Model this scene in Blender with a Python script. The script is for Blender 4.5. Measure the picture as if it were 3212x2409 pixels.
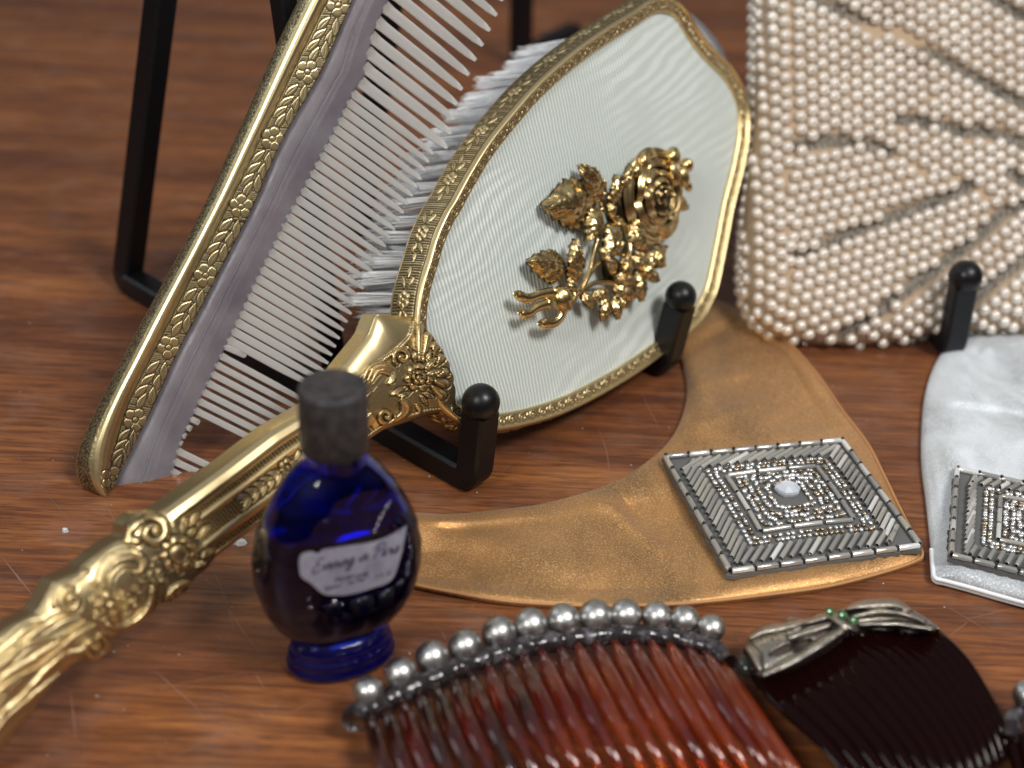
import bpy, math, random
import numpy as np
from mathutils import Vector, Matrix
random.seed(7); rng = np.random.default_rng(7)
for o in list(bpy.data.objects): bpy.data.objects.remove(o)
SC = bpy.context.scene
SC.unit_settings.system = 'METRIC'; SC.unit_settings.scale_length = 0.01   # one unit is one centimetre

# ------------------------------------------------------------------ camera, world, lamps
CAM = np.array([0., 0., 15.]); TH = math.radians(31); ROLL = math.radians(2.6); FPX = 4412.
_f = np.array([0, math.cos(TH), -math.sin(TH)]); _r0 = np.array([1., 0, 0]); _u0 = np.array([0, math.sin(TH), math.cos(TH)])
_r = _r0*math.cos(ROLL) + _u0*math.sin(ROLL); _u = _u0*math.cos(ROLL) - _r0*math.sin(ROLL)
cd = bpy.data.cameras.new('camera'); cam = bpy.data.objects.new('camera', cd); SC.collection.objects.link(cam)
cd.sensor_width = 36; cd.lens = 36*FPX/3212; cd.clip_start = 0.5; cd.clip_end = 1000
cam.matrix_world = Matrix(((_r[0], _u[0], -_f[0], CAM[0]), (_r[1], _u[1], -_f[1], CAM[1]), (_r[2], _u[2], -_f[2], CAM[2]), (0, 0, 0, 1)))
cd.dof.use_dof = True; cd.dof.focus_distance = 24.8; cd.dof.aperture_fstop = cd.lens*1e-3/0.40
SC.camera = cam
SC.render.resolution_x = 1024; SC.render.resolution_y = 768
SC.view_settings.view_transform = 'Standard'; SC.view_settings.look = 'None'; SC.view_settings.exposure = 0; SC.view_settings.gamma = 1

W = bpy.data.worlds.new('World'); SC.world = W; W.use_nodes = True
nt = W.node_tree; bg = nt.nodes['Background']; bg.inputs[1].default_value = 0.50
tc = nt.nodes.new('ShaderNodeTexCoord'); sp = nt.nodes.new('ShaderNodeSeparateXYZ'); cr = nt.nodes.new('ShaderNodeValToRGB')
nt.links.new(tc.outputs['Generated'], sp.inputs[0])
mr = nt.nodes.new('ShaderNodeMapRange'); mr.inputs[1].default_value = -1; mr.inputs[2].default_value = 1
nt.links.new(sp.outputs[2], mr.inputs[0]); nt.links.new(mr.outputs[0], cr.inputs[0]); nt.links.new(cr.outputs[0], bg.inputs[0])
e = cr.color_ramp.elements; e[0].position = 0.0; e[0].color = (.03, .025, .022, 1); e[1].position = 1.0; e[1].color = (.95, .98, 1.02, 1)
for p_, c_ in ((.46, (.03, .025, .022, 1)), (.56, (.085, .075, .068, 1)), (.70, (.22, .21, .21, 1)), (.86, (.62, .64, .67, 1))):
    n_ = e.new(p_); n_.color = c_

def area(name, az, el, dist, size, power, col, target=(0, 24, 1)):
    ld = bpy.data.lights.new(name, 'AREA'); ld.shape = 'DISK'; ld.size = size; ld.energy = power; ld.color = col
    o = bpy.data.objects.new(name, ld); SC.collection.objects.link(o)
    a = math.radians(az); el = math.radians(el)
    d = Vector((math.sin(a)*math.cos(el), -math.cos(a)*math.cos(el), math.sin(el)))
    o.location = Vector(target) + d*dist; o.rotation_euler = d.to_track_quat('Z', 'Y').to_euler()
area('ceiling_lamp', -30, 40, 95, 24, 36000, (1, .96, .9))
area('ceiling_lamp', 48, 52, 95, 26, 72000, (1, .97, .93))
area('left_soft_light', -105, 38, 95, 40, 11000, (.85, .93, 1))  # broad cool area light from an unseen source on the left

# ------------------------------------------------------------------ projection helpers (photograph pixels to places)
def rays(px, py):
    px = np.asarray(px, float); py = np.asarray(py, float)
    return _f + _r*((px-1606)/FPX)[..., None] - _u*((py-1204.5)/FPX)[..., None]
def at_z(px, py, z=0.):
    d = rays(px, py); return CAM + d*((np.asarray(z)-CAM[2])/d[..., 2])[..., None]
def at_depth(px, py, t): return CAM + rays(px, py)*np.asarray(t, float)[..., None]
def unit(v): v = np.asarray(v, float); return v/np.linalg.norm(v)
class Frame:
    def __init__(s, O, X, Z):
        s.O = np.asarray(O, float); s.Z = unit(Z); X = np.asarray(X, float); s.X = unit(X-s.Z*np.dot(X, s.Z)); s.Y = np.cross(s.Z, s.X)
    def px(s, px, py, h=0.):
        d = rays(px, py); h = np.asarray(h, float)
        t = (np.dot(s.O-CAM, s.Z)+h)/(d @ s.Z)
        P = CAM + d*t[..., None]; Q = P-s.O
        return np.stack([Q @ s.X, Q @ s.Y, Q @ s.Z], -1)
    def loc(s, P): Q = np.asarray(P)-s.O; return np.stack([Q @ s.X, Q @ s.Y, Q @ s.Z], -1)
    def mat(s):
        return Matrix([[s.X[i], s.Y[i], s.Z[i], s.O[i]] for i in range(3)]+[[0, 0, 0, 1]])
def table_frame(px, py, z=0.): return Frame(at_z(px, py, z), (1, 0, 0), (0, 0, 1))

# ------------------------------------------------------------------ mesh helpers
class MB:
    def __init__(s): s.V = []; s.L = []; s.T = []; s.n = 0; s.A = []
    def add(s, V, faces, attr=None):
        V = np.asarray(V, float).reshape(-1, 3)
        if isinstance(faces, np.ndarray):
            s.L.append((faces+s.n).ravel()); s.T.append(np.full(len(faces), faces.shape[1]))
        else:
            s.L.append(np.array([i+s.n for f in faces for i in f])); s.T.append(np.array([len(f) for f in faces]))
        s.V.append(V); s.A.append(np.zeros(len(V)) if attr is None else np.asarray(attr).ravel()); s.n += len(V)
    def sheet(s, P, attr=None, wrap_u=False, wrap_v=False):
        n, m = P.shape[:2]; i = np.arange(n if wrap_u else n-1); j = np.arange(m if wrap_v else m-1)
        I, J = np.meshgrid(i, j, indexing='ij'); I2 = (I+1) % n; J2 = (J+1) % m
        F = np.stack([I*m+J, I2*m+J, I2*m+J2, I*m+J2], -1).reshape(-1, 4)
        s.add(P.reshape(-1, 3), F, attr)
    def box(s, c, size, R=None):
        c = np.asarray(c, float); h = np.asarray(size, float)/2
        V = np.array([[x, y, z] for x in (-1, 1) for y in (-1, 1) for z in (-1, 1)])*h
        if R is not None: V = V @ np.asarray(R)
        s.add(V+c, [(0, 1, 3, 2), (4, 6, 7, 5), (0, 4, 5, 1), (2, 3, 7, 6), (0, 2, 6, 4), (1, 5, 7, 3)])
    def prism(s, poly, top, bot):   # poly (n,2) CCW, local z top/bottom (scalars or arrays)
        poly = np.asarray(poly, float); n = len(poly)
        V = np.vstack([np.c_[poly, np.broadcast_to(top, n)], np.c_[poly, np.broadcast_to(bot, n)]])
        s.add(V, [tuple(range(n)), tuple(range(2*n-1, n-1, -1))]+[(i, n+i, n+(i+1) % n, (i+1) % n) for i in range(n)])
    def tube(s, pts, rad, seg=8, caps=True, ell=1.0, up=(0, 0, 1), square=False, closed=False, attr=None):
        P = np.asarray(pts, float); n = len(P); R = np.broadcast_to(np.asarray(rad, float), n)
        if closed: T = np.roll(P, -1, 0)-np.roll(P, 1, 0)
        else: T = np.gradient(P, axis=0)
        T /= np.linalg.norm(T, axis=1)[:, None]+1e-12
        up = np.asarray(up, float); B = np.cross(T, up); bn = np.linalg.norm(B, axis=1)
        B[bn < 1e-3] = np.cross(T[bn < 1e-3], (1, .01, 0)); B /= np.linalg.norm(B, axis=1)[:, None]; N = np.cross(B, T)
        a = np.arange(seg)*2*math.pi/seg + (math.pi/4 if square else 0)
        G = P[:, None]+R[:, None, None]*(np.cos(a)[None, :, None]*B[:, None]+ell*np.sin(a)[None, :, None]*N[:, None])
        n0 = s.n; s.sheet(G, None if attr is None else np.full(n*seg, attr), wrap_u=closed, wrap_v=True)
        if caps and not closed:
            s.L.append(np.arange(seg)[::-1]+n0); s.T.append(np.array([seg])); s.L.append(np.arange(seg)+n0+(n-1)*seg); s.T.append(np.array([seg]))
    def sphere(s, c, r, nu=12, nv=8, sc=(1, 1, 1), attr=None):
        th = np.linspace(0, math.pi, nv+1)[:, None]; ph = (np.arange(nu)*2*math.pi/nu)[None]
        P = np.stack([np.sin(th)*np.cos(ph), np.sin(th)*np.sin(ph), np.cos(th)*np.ones_like(ph)], -1)*r*np.asarray(sc)+np.asarray(c)
        s.sheet(P, None if attr is None else np.full(P.shape[0]*nu, attr), wrap_v=True)
    def mesh(s, name, mat, smooth=True):
        me = bpy.data.meshes.new(name); V = np.vstack(s.V); L = np.concatenate(s.L).astype(np.int32); T = np.concatenate(s.T).astype(np.int32)
        me.vertices.add(len(V)); me.vertices.foreach_set('co', V.ravel().astype(np.float32))
        me.loops.add(len(L)); me.loops.foreach_set('vertex_index', L)
        st = np.concatenate([[0], np.cumsum(T)[:-1]]).astype(np.int32)
        me.polygons.add(len(T)); me.polygons.foreach_set('loop_start', st); me.polygons.foreach_set('loop_total', T)
        me.polygons.foreach_set('use_smooth', np.full(len(T), smooth))
        A = np.concatenate(s.A)
        if A.any():
            at = me.attributes.new('patina', 'FLOAT', 'POINT'); at.data.foreach_set('value', A.astype(np.float32))
        me.update(calc_edges=True); me.validate()
        if mat: me.materials.append(mat)
        return me
    def obj(s, name, mat, parent=None, smooth=True):
        return link(name, s.mesh(name, mat, smooth), parent)
def link(name, me, parent=None, loc=None):
    o = bpy.data.objects.new(name, me); SC.collection.objects.link(o)
    if parent is not None: o.parent = parent
    if loc is not None: o.location = loc
    return o
def thing(name, frame, label, cat, group=None):
    o = bpy.data.objects.new(name, None); SC.collection.objects.link(o); o.matrix_world = frame.mat(); o.empty_display_size = .5
    tag(o, label, cat, group); return o
def tag(o, label=None, cat=None, group=None, kind=None):
    for k, v in (('label', label), ('category', cat), ('group', group), ('kind', kind)):
        if v: o[k] = v
    return o
def cr_spline(P, n, closed=False):       # Catmull-Rom through P, resampled evenly
    P = np.asarray(P, float); m = len(P)
    Q = np.vstack([P[-1], P, P[:2]]) if closed else np.vstack([2*P[0]-P[1], P, 2*P[-1]-P[-2]])
    out = []
    for i in range(m if closed else m-1):
        p0, p1, p2, p3 = Q[i:i+4]; t = np.linspace(0, 1, 16, endpoint=False)[:, None]
        out.append(.5*((2*p1)+(-p0+p2)*t+(2*p0-5*p1+4*p2-p3)*t**2+(-p0+3*p1-3*p2+p3)*t**3))
    out = np.vstack(out+([P[:1]] if closed else [P[-1:]]))
    return resample(out, n, closed)
def resample(P, n, closed=False):
    d = np.r_[0, np.cumsum(np.linalg.norm(np.diff(P, axis=0), axis=1))]
    t = np.linspace(0, d[-1], n+1)[:-1] if closed else np.linspace(0, d[-1], n)
    return np.stack([np.interp(t, d, P[:, k]) for k in range(P.shape[1])], -1)
def lerp(a, b, t): return a+(b-a)*t

# relief drawn on a sheet whose vertices know a drawing position (X, Y)
class Relief:
    def __init__(s, X, Y): s.X = X; s.Y = Y; s.R = np.zeros_like(X); s.P = np.zeros_like(X)
    def win(s, cx, cy, r): return np.nonzero((abs(s.X-cx) < r) & (abs(s.Y-cy) < r))
    def put(s, w, d, h, edge, gw, gd, k=.12):
        R = s.R[w]; P = s.P[w]; ins = d < 0
        R = np.where(ins, np.maximum(R*0, h*np.sqrt(np.clip(-d/edge, 0, 1))), R); P = np.where(ins, k+.3*np.clip(1+d/(edge*.25), 0, 1), P)
        g = (d >= 0) & (d < gw); R = np.where(g, np.minimum(R, -gd), R); P = np.where(g, .95, P); s.R[w] = R; s.P[w] = P
    def leaf(s, cx, cy, L, Wd, ang, h, gw, gd, vein=True, edge=None):
        w = s.win(cx, cy, L*.6+gw); c, n = math.cos(ang), math.sin(ang)
        x = (s.X[w]-cx)*c+(s.Y[w]-cy)*n; y = -(s.X[w]-cx)*n+(s.Y[w]-cy)*c; u = np.clip(2*x/L, -1.3, 1.3)
        d = abs(y)-Wd/2*(1-u*u)*(1-.25*u); s.put(w, d, h, edge or Wd*.35, gw, gd)
        if vein:
            v = (abs(y) < max(Wd*.06, gw*.4)) & (abs(u) < .7); R = s.R[w]; P = s.P[w]; R[v] -= h*.7; P[v] = .8; s.R[w] = R; s.P[w] = P
    def flower(s, cx, cy, r, n, rot, h, gw, gd, bulb=.24):
        w = s.win(cx, cy, r*1.3+gw); x = s.X[w]-cx; y = s.Y[w]-cy; q = np.hypot(x, y); a = np.arctan2(y, x)-rot
        lob = abs(np.cos(n*a/2)); d = q-r*(.58+.42*np.sqrt(lob)); s.put(w, d, h, r*.3, gw, gd)
        R = s.R[w]; P = s.P[w]
        sep = (lob < .2) & (q < r*.75) & (q > r*bulb); R[sep] = -gd*.6; P[sep] = .9
        b = q < r*bulb; R[b] = h*1.3*np.sqrt(1-(q[b]/(r*bulb))**2*.9); P[b] = .2
        b2 = (q >= r*bulb) & (q < r*bulb+gw); R[b2] = -gd*.4; P[b2] = .9
        s.R[w] = R; s.P[w] = P
    def stroke(s, pts, rad, h, gw, gd, lines=0, n=40):
        Q = cr_spline(pts, n); r = np.interp(np.linspace(0, 1, n), np.linspace(0, 1, len(rad)), rad)
        c = (Q.max(0)+Q.min(0))/2; ext = (Q.max(0)-Q.min(0)).max()/2+max(rad)+gw; w = s.win(c[0], c[1], ext)
        X = s.X[w]; Y = s.Y[w]; D = np.full(X.shape, 1e9); D0 = np.full(X.shape, 1e9); RR = np.ones(X.shape)
        for k in range(n):
            dd = np.hypot(X-Q[k, 0], Y-Q[k, 1]); m = dd-r[k] < D; D[m] = dd[m]-r[k]; D0[m] = dd[m]; RR[m] = r[k]
        R = s.R[w]; P = s.P[w]; ins = D < 0; pr = h*np.sqrt(np.clip(1-(D0/RR)**2, 0, 1))
        if lines: pr = pr*(1-.35*(np.cos(D0/RR*math.pi*lines) < -.1))
        R = np.where(ins, np.maximum(R, pr), R); P = np.where(ins, .1+.5*(D > -RR*.15), P)
        g = (D >= 0) & (D < gw) & (R < h*.5); R = np.where(g, np.minimum(R, -gd), R); P = np.where(g, .9, P)
        s.R[w] = R; s.P[w] = P
    def spiral(s, cx, cy, r, turns, a0, sgn, wd, h, gw, gd):
        t = np.linspace(0, 1, 26); a = a0+sgn*turns*2*math.pi*t; q = r*(1-t)**.8+wd*.3
        s.stroke(np.c_[cx+q*np.cos(a), cy+q*np.sin(a)], [wd*.7, wd, wd*.8], h, gw, gd, n=60)

# ------------------------------------------------------------------ materials
def M(name, base=(.8, .8, .8), rough=.5, metal=0., **kw):
    m = bpy.data.materials.new(name); m.use_nodes = True; b = m.node_tree.nodes['Principled BSDF']
    b.inputs['Base Color'].default_value = (*base, 1); b.inputs['Roughness'].default_value = rough; b.inputs['Metallic'].default_value = metal
    for k, v in kw.items():
        k = k.replace('_', ' ')
        if k in b.inputs: b.inputs[k].default_value = v
    return m
class N:     # tiny node helper
    def __init__(s, m): s.t = m.node_tree; s.b = s.t.nodes['Principled BSDF']
    def new(s, typ, **kw):
        n = s.t.nodes.new('ShaderNode'+typ)
        for k, v in kw.items(): setattr(n, k, v)
        return n
    def l(s, a, b): s.t.links.new(a, b)
    def noise(s, scale, detail=4, rough=.5, mapscale=None, rot=None, src='Object', dist=0):
        tc = s.new('TexCoord'); o = tc.outputs[src]
        if mapscale or rot:
            mp = s.new('Mapping'); s.l(o, mp.inputs[0])
            if mapscale: mp.inputs['Scale'].default_value = mapscale
            if rot: mp.inputs['Rotation'].default_value = rot
            o = mp.outputs[0]
        n = s.new('TexNoise'); s.l(o, n.inputs['Vector']); n.inputs['Scale'].default_value = scale; n.inputs['Detail'].default_value = detail
        n.inputs['Roughness'].default_value = rough; n.inputs['Distortion'].default_value = dist; return n.outputs['Fac']
    def ramp(s, fac, stops):
        r = s.new('ValToRGB'); s.l(fac, r.inputs[0]); e = r.color_ramp.elements
        for i, (p, c) in enumerate(stops):
            c = (c, c, c) if isinstance(c, (int, float)) else c
            k = e[i] if i < 2 else e.new(p); k.position = p; k.color = (*c, 1)
        return r.outputs[0]
    def math(s, op, a, b=0.):
        n = s.new('Math', operation=op)
        for i, v in enumerate((a, b)):
            if isinstance(v, (int, float)): n.inputs[i].default_value = v
            else: s.l(v, n.inputs[i])
        return n.outputs[0]
    def mix(s, fac, a, b, mode='MIX'):
        n = s.new('Mix', data_type='RGBA', blend_type=mode)
        for i, v in ((0, fac), (6, a), (7, b)):
            if isinstance(v, (int, float)): n.inputs[i].default_value = v
            elif isinstance(v, tuple): n.inputs[i].default_value = (*v, 1)
            else: s.l(v, n.inputs[i])
        return n.outputs[2]
    def bump(s, h, st=.3, dist=.05):
        n = s.new('Bump'); n.inputs['Strength'].default_value = st; n.inputs['Distance'].default_value = dist
        s.l(h, n.inputs['Height']); s.l(n.outputs[0], s.b.inputs['Normal'])
    def inp(s, name, v): s.l(v, s.b.inputs[name])

def gold(name, base, rough, pat=(.05, .037, .025), patrough=.5, spk=.4):
    m = M(name, base, rough, 1.0); n = N(m)
    at = n.new('Attribute', attribute_name='patina'); f = at.outputs['Fac']
    nz = n.noise(9, 5, .6); t = n.ramp(nz, [(.35, 0.), (.75, spk)])
    fine = n.noise(60, 2)
    f2 = n.math('MULTIPLY', f, n.math('ADD', .75, n.math('MULTIPLY', fine, .4)))
    c = n.mix(t, base, tuple(x*y for x, y in zip(base, (.72, .6, .5))))
    n.inp('Base Color', n.mix(f2, c, pat))
    n.inp('Roughness', n.math('ADD', n.math('ADD', rough-.06, n.math('MULTIPLY', nz, .14)), n.math('MULTIPLY', f, patrough*.5)))
    n.bump(n.math('ADD', n.math('MULTIPLY', fine, .4), n.noise(160, 2)), .07, .010)
    return m
GOLD = gold('antique_gold', (.78, .635, .35), .31)
GOLDC = gold('etched_gold', (.86, .735, .42), .30)
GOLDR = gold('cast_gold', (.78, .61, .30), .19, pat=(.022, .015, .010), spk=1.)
BLACK = M('black_enamel', (.004, .004, .005), .3, Specular_IOR_Level=.32)
n = N(BLACK); n.bump(n.noise(9, 4), .15, .015); n.inp('Roughness', n.math('ADD', .22, n.math('MULTIPLY', n.noise(7, 5), .28)))

# wood
WOOD = M('cherry_wood', (.2, .09, .04), .4, Specular_IOR_Level=.38); n = N(WOOD)
broad = n.noise(.32, 4, .55, (.28, 1.7, 1), (0, 0, -.06), dist=.9)
mid = n.noise(1.5, 7, .72, (.16, 2.0, 1), (0, 0, -.05), dist=1.2)
fine = n.noise(3.4, 4, .7, (.17, 2.6, 1), (0, 0, -.05), dist=.5)
pore = n.noise(8, 3, .6, (.13, 2.4, 1), (0, 0, -.06))
c = n.ramp(n.math('ADD', n.math('MULTIPLY', broad, .55), n.math('MULTIPLY', mid, .45)),
           [(.30, (.055, .018, .010)), (.68, (.36, .135, .040)), (.42, (.125, .041, .016)), (.54, (.215, .076, .025))])
c = n.mix(n.ramp(fine, [(.38, .62), (.56, 0.)]), c, (.045, .015, .008), 'MIX')
c = n.mix(n.ramp(pore, [(.56, 0.), (.66, .6)]), c, (.035, .013, .008))
dust = n.ramp(n.noise(.9, 6, .6), [(.5, 0.), (.8, .10)])
c = n.mix(dust, c, (.4, .36, .34)); n.inp('Base Color', c)
n.inp('Roughness', n.math('ADD', .30, n.math('MULTIPLY', n.noise(1.1, 6, .65), .26)))
n.bump(n.math('ADD', n.math('MULTIPLY', fine, 1.), n.math('MULTIPLY', n.noise(3, 4), .5)), .22, .01)
SCR = M('scratch', (.22, .115, .08), .5)

# ------------------------------------------------------------------ table
mb = MB(); mb.sheet(np.array([[[x, y, 0] for y in np.linspace(-5, 130, 10)] for x in np.linspace(-90, 90, 10)]))
table = tag(mb.obj('table', WOOD), 'polished reddish wood table top with fine scratches', kind='structure')
mb = MB()
def scratch(p, q, w, bend=0.):
    a = at_z(*p)[:2]; b = at_z(*q)[:2]; t = np.linspace(0, 1, 9)[:, None]; nrm = np.array([-(b-a)[1], (b-a)[0]])
    P = a+(b-a)*t+nrm*bend*np.sin(t*math.pi); nn = nrm/np.linalg.norm(nrm)
    ww = w*np.clip(np.sin(t*math.pi), .1, 1)*(.7+.6*rng.random((9, 1)))
    G = np.stack([np.c_[P-nn*ww/2, np.full(9, .0035)], np.c_[P+nn*ww/2, np.full(9, .0035)]], 1); mb.sheet(G)
for p, q, w, b in [((660, 1775), (740, 2010), .012, .03), ((622, 1810), (700, 1850), .013, 0), ((690, 1850), (825, 2060), .014, -.03), ((400, 2180), (860, 2100), .012, .02),
        ((480, 2100), (640, 2240), .022, 0), ((330, 1580), (375, 1690), .012, .03), ((0, 1740), (120, 1890), .022, 0), ((270, 1590), (360, 1640), .01, 0),
        ((180, 1440), (330, 1560), .008, .02), ((1870, 1330), (1905, 1540), .012, .05), ((2010, 1230), (2080, 1370), .014, 0), ((1570, 1500), (1630, 1440), .010, .1),
        ((2790, 1590), (2880, 1600), .012, 0), ((500, 2400), (780, 2250), .013, 0), ((850, 2270), (1010, 2190), .012, .02), ((220, 2160), (240, 2330), .02, 0),
        ((90, 1350), (190, 1330), .012, 0), ((800, 2110), (835, 2170), .022, 0), ((1480, 1920), (1500, 1880), .012, .1), ((1385, 1980), (1400, 2010), .012, 0),
        ((2950, 1890), (3150, 2010), .014, 0), ((3000, 1950), (3212, 1900), .014, 0), ((2960, 2010), (3050, 1940), .015, 0), ((120, 1520), (280, 1700), .008, 0)]:
    scratch(p, q, w, b)
for k in range(210):
    x = random.uniform(0, 3200); y = random.choice([random.uniform(1250, 2400), random.uniform(700, 2400)]); a = random.gauss(.9 if random.random() < .6 else 2.2, .5); l = random.uniform(20, 170)
    scratch((x, y), (x+l*math.cos(a), y+l*math.sin(a)*.7), random.choice([.004, .005, .007]), random.uniform(-.05, .05))
tag(mb.obj('scratch', SCR, table), kind='stuff')

mb = MB()
for k in range(140):
    q = at_z(random.uniform(0, 3200), random.uniform(900, 2400)); r_ = random.uniform(.004, .014); mb.sphere(q+[0, 0, r_*.6], r_, 5, 4, (random.uniform(.6, 2.2), 1, .6))
tag(mb.obj('dust', M('dust_speck', (.55, .5, .46), .8), table), kind='stuff')

# ------------------------------------------------------------------ mirror geometry anchors
pA = at_z(1485, 1530); pB = at_z(2078, 1172)
U = unit((pB-pA)*[1, 1, 0]); NH = np.array([U[1], -U[0], 0.]); LEAN = math.radians(21)
NM = NH*math.cos(LEAN)+np.array([0, 0, math.sin(LEAN)])
M0 = pA-NH*.22+np.array([0, 0, 1.0])
FM = Frame(M0, U, NM)
mirror = thing('hand_mirror', FM, 'gold framed hand mirror on the black easel, pale ribbed fabric back bearing a gold rose', 'mirror')

FAB = M('ivory_faille', (.60, .64, .60), .55, Sheen_Weight=.3, Specular_IOR_Level=.4); n = N(FAB)
tcn = n.new('TexCoord'); mp = n.new('Mapping'); n.l(tcn.outputs['Object'], mp.inputs[0]); mp.inputs['Rotation'].default_value = (0, 0, .02)
dn = n.noise(.45, 3, .5, (1, 1, 1)); sx = n.new('SeparateXYZ'); n.l(mp.outputs[0], sx.inputs[0])
xx = n.math('ADD', sx.outputs[0], n.math('MULTIPLY', dn, .35))
rib = n.math('SINE', n.math('MULTIPLY', xx, 2*math.pi/.085))
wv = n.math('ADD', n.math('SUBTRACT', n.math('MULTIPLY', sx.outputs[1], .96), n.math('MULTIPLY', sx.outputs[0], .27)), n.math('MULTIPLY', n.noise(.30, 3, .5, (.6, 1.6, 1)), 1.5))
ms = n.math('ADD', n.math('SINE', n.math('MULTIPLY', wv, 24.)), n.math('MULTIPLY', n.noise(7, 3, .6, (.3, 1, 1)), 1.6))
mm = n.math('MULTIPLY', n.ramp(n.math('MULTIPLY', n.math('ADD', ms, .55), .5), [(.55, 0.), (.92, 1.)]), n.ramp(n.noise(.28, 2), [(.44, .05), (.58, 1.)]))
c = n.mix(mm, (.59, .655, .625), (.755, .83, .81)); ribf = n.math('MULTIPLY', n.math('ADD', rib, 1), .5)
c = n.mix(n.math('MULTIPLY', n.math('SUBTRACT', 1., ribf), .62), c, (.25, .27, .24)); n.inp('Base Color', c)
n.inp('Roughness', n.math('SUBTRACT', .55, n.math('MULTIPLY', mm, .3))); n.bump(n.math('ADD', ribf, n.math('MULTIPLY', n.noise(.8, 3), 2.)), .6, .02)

inner_px = [(1418, 700), (1389, 765), (1369, 834), (1349, 899), (1337, 960), (1334, 1020), (1340, 1100), (1362, 1180), (1399, 1238), (1443, 1275), (1500, 1300), (1558, 1300), (1647, 1284), (1747, 1253),
            (1846, 1207), (1946, 1150), (2020, 1100), (2100, 1040), (2169, 978), (2199, 929), (2219, 877), (2247, 740), (2268, 630), (2296, 520), (2315, 411), (2312, 329),
            (2290, 274), (2263, 236), (2208, 181), (2164, 126), (2131, 71), (2110, 48), (2082, 38), (2044, 44), (1995, 77), (1895, 140), (1795, 214), (1696, 303), (1621, 388), (1546, 482), (1487, 577), (1442, 660)]
ip = np.array(inner_px, float); loc = FM.px(ip[:, 0], ip[:, 1], .03)[:, :2]
NP = 1900; C2 = cr_spline(loc, NP, True)
if np.sum(C2[:, 0]*np.roll(C2[:, 1], -1)-np.roll(C2[:, 0], -1)*C2[:, 1]) < 0: C2 = C2[::-1]
T2 = np.roll(C2, -12, 0)-np.roll(C2, 12, 0); T2 /= np.linalg.norm(T2, axis=1)[:, None]; O2 = np.c_[T2[:, 1], -T2[:, 0]]   # outward
arc = np.r_[0, np.cumsum(np.linalg.norm(np.diff(C2, axis=0), axis=1))]; PERIM = arc[-1]+np.linalg.norm(C2[0]-C2[-1])
# fabric panel: grid clipped to outline by a radial fan
mb = MB(); cen = C2.mean(0); rr = np.linspace(0.0, 1.0, 24); Cc = C2[::6]
G = cen+(Cc[:, None]+O2[::6][:, None]*.03-cen)*rr[None, :, None]; Z = .05*np.sin(np.clip(1-rr, 0, 1)*1.2)[None]+0*G[..., 0]
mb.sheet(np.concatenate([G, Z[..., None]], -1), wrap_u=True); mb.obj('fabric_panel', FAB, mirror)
# frame profile: (outward offset, height)
prof = np.array([(-.015, .0), (-.01, .06), (.02, .09), (.10, .10), (.20, .11), (.225, .16), (.25, .175), (.28, .155), (.30, .11), (.335, .02), (.36, -.12), (.375, -.3), (.375, -.45), (.36, -.5), (.30, -.55)])
pd = np.r_[0, np.cumsum(np.linalg.norm(np.diff(prof, axis=0), axis=1))]; NV = 88; tv = np.linspace(0, pd[-1], NV)
po = np.interp(tv, pd, prof[:, 0]); ph = np.interp(tv, pd, prof[:, 1]); pn = np.gradient(np.c_[po, ph], axis=0); pn /= np.linalg.norm(pn, axis=1)[:, None]; pno = -pn[:, 1]; pnh = pn[:, 0]
S, Tt = np.meshgrid(arc, tv, indexing='ij'); rl = Relief(S, Tt)
rl.P += .12
t0, t1 = .10, .31; nsc = int(PERIM/.27)
for k in range(nsc):
    s0 = (k+.5)*PERIM/nsc
    rl.spiral(s0, (t0+t1)/2, .085, 1.3, (k % 2)*3.1, 1 if k % 2 else -1, .024, .010, .010, .008)
    rl.leaf(s0+.14, (t0+t1)/2+.04*(-1)**k, .12, .05, .9*(-1)**k, .012, .012, .01, False)
b0, b1 = .50, 1.02; hm = (Tt > b0) & (Tt < b1)
hat = (np.sin(S*2*math.pi/.046) < .15); rl.R[hm & hat] = -.010; rl.P[hm] = np.where(hat[hm], .95, .35)
rim = (abs(Tt-b0) < .012) | (abs(Tt-b1) < .012); rl.R[rim] = -.012; rl.P[rim] = .9
nf = int(PERIM/1.15); bm = (b0+b1)/2
for k in range(nf):
    s0 = (k+.35)*PERIM/nf
    rl.flower(s0, bm, .15, 6, k, .022, .02, .012)
    for sg in (-1, 1):
        rl.leaf(s0+sg*.26, bm-.09, .24, .08, -.55*sg, .02, .016, .012); rl.leaf(s0+sg*.27, bm+.08, .24, .08, .5*sg, .02, .016, .012)
        rl.leaf(s0+sg*.44, bm, .22, .08, .1*sg, .02, .016, .012)
off = po[None]+rl.R*pno[None]; hh = ph[None]+rl.R*pnh[None]
G = np.concatenate([C2[:, None]+O2[:, None]*off[..., None], hh[..., None]], -1)
mb = MB(); mb.sheet(G, rl.P, wrap_u=True); mb.obj('frame', GOLD, mirror)
# mirror glass side: a plain disc closing the back
mb = MB(); Gb = cen+(Cc[:, None]+O2[::6][:, None]*.31-cen)*rr[None, :, None]
mb.sheet(np.concatenate([Gb, np.full(Gb.shape[:2]+(1,), -.54)], -1), wrap_u=True); mb.obj('mirror_glass', M('mirror_glass', (.8, .8, .8), .03, 1.), mirror)

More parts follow.
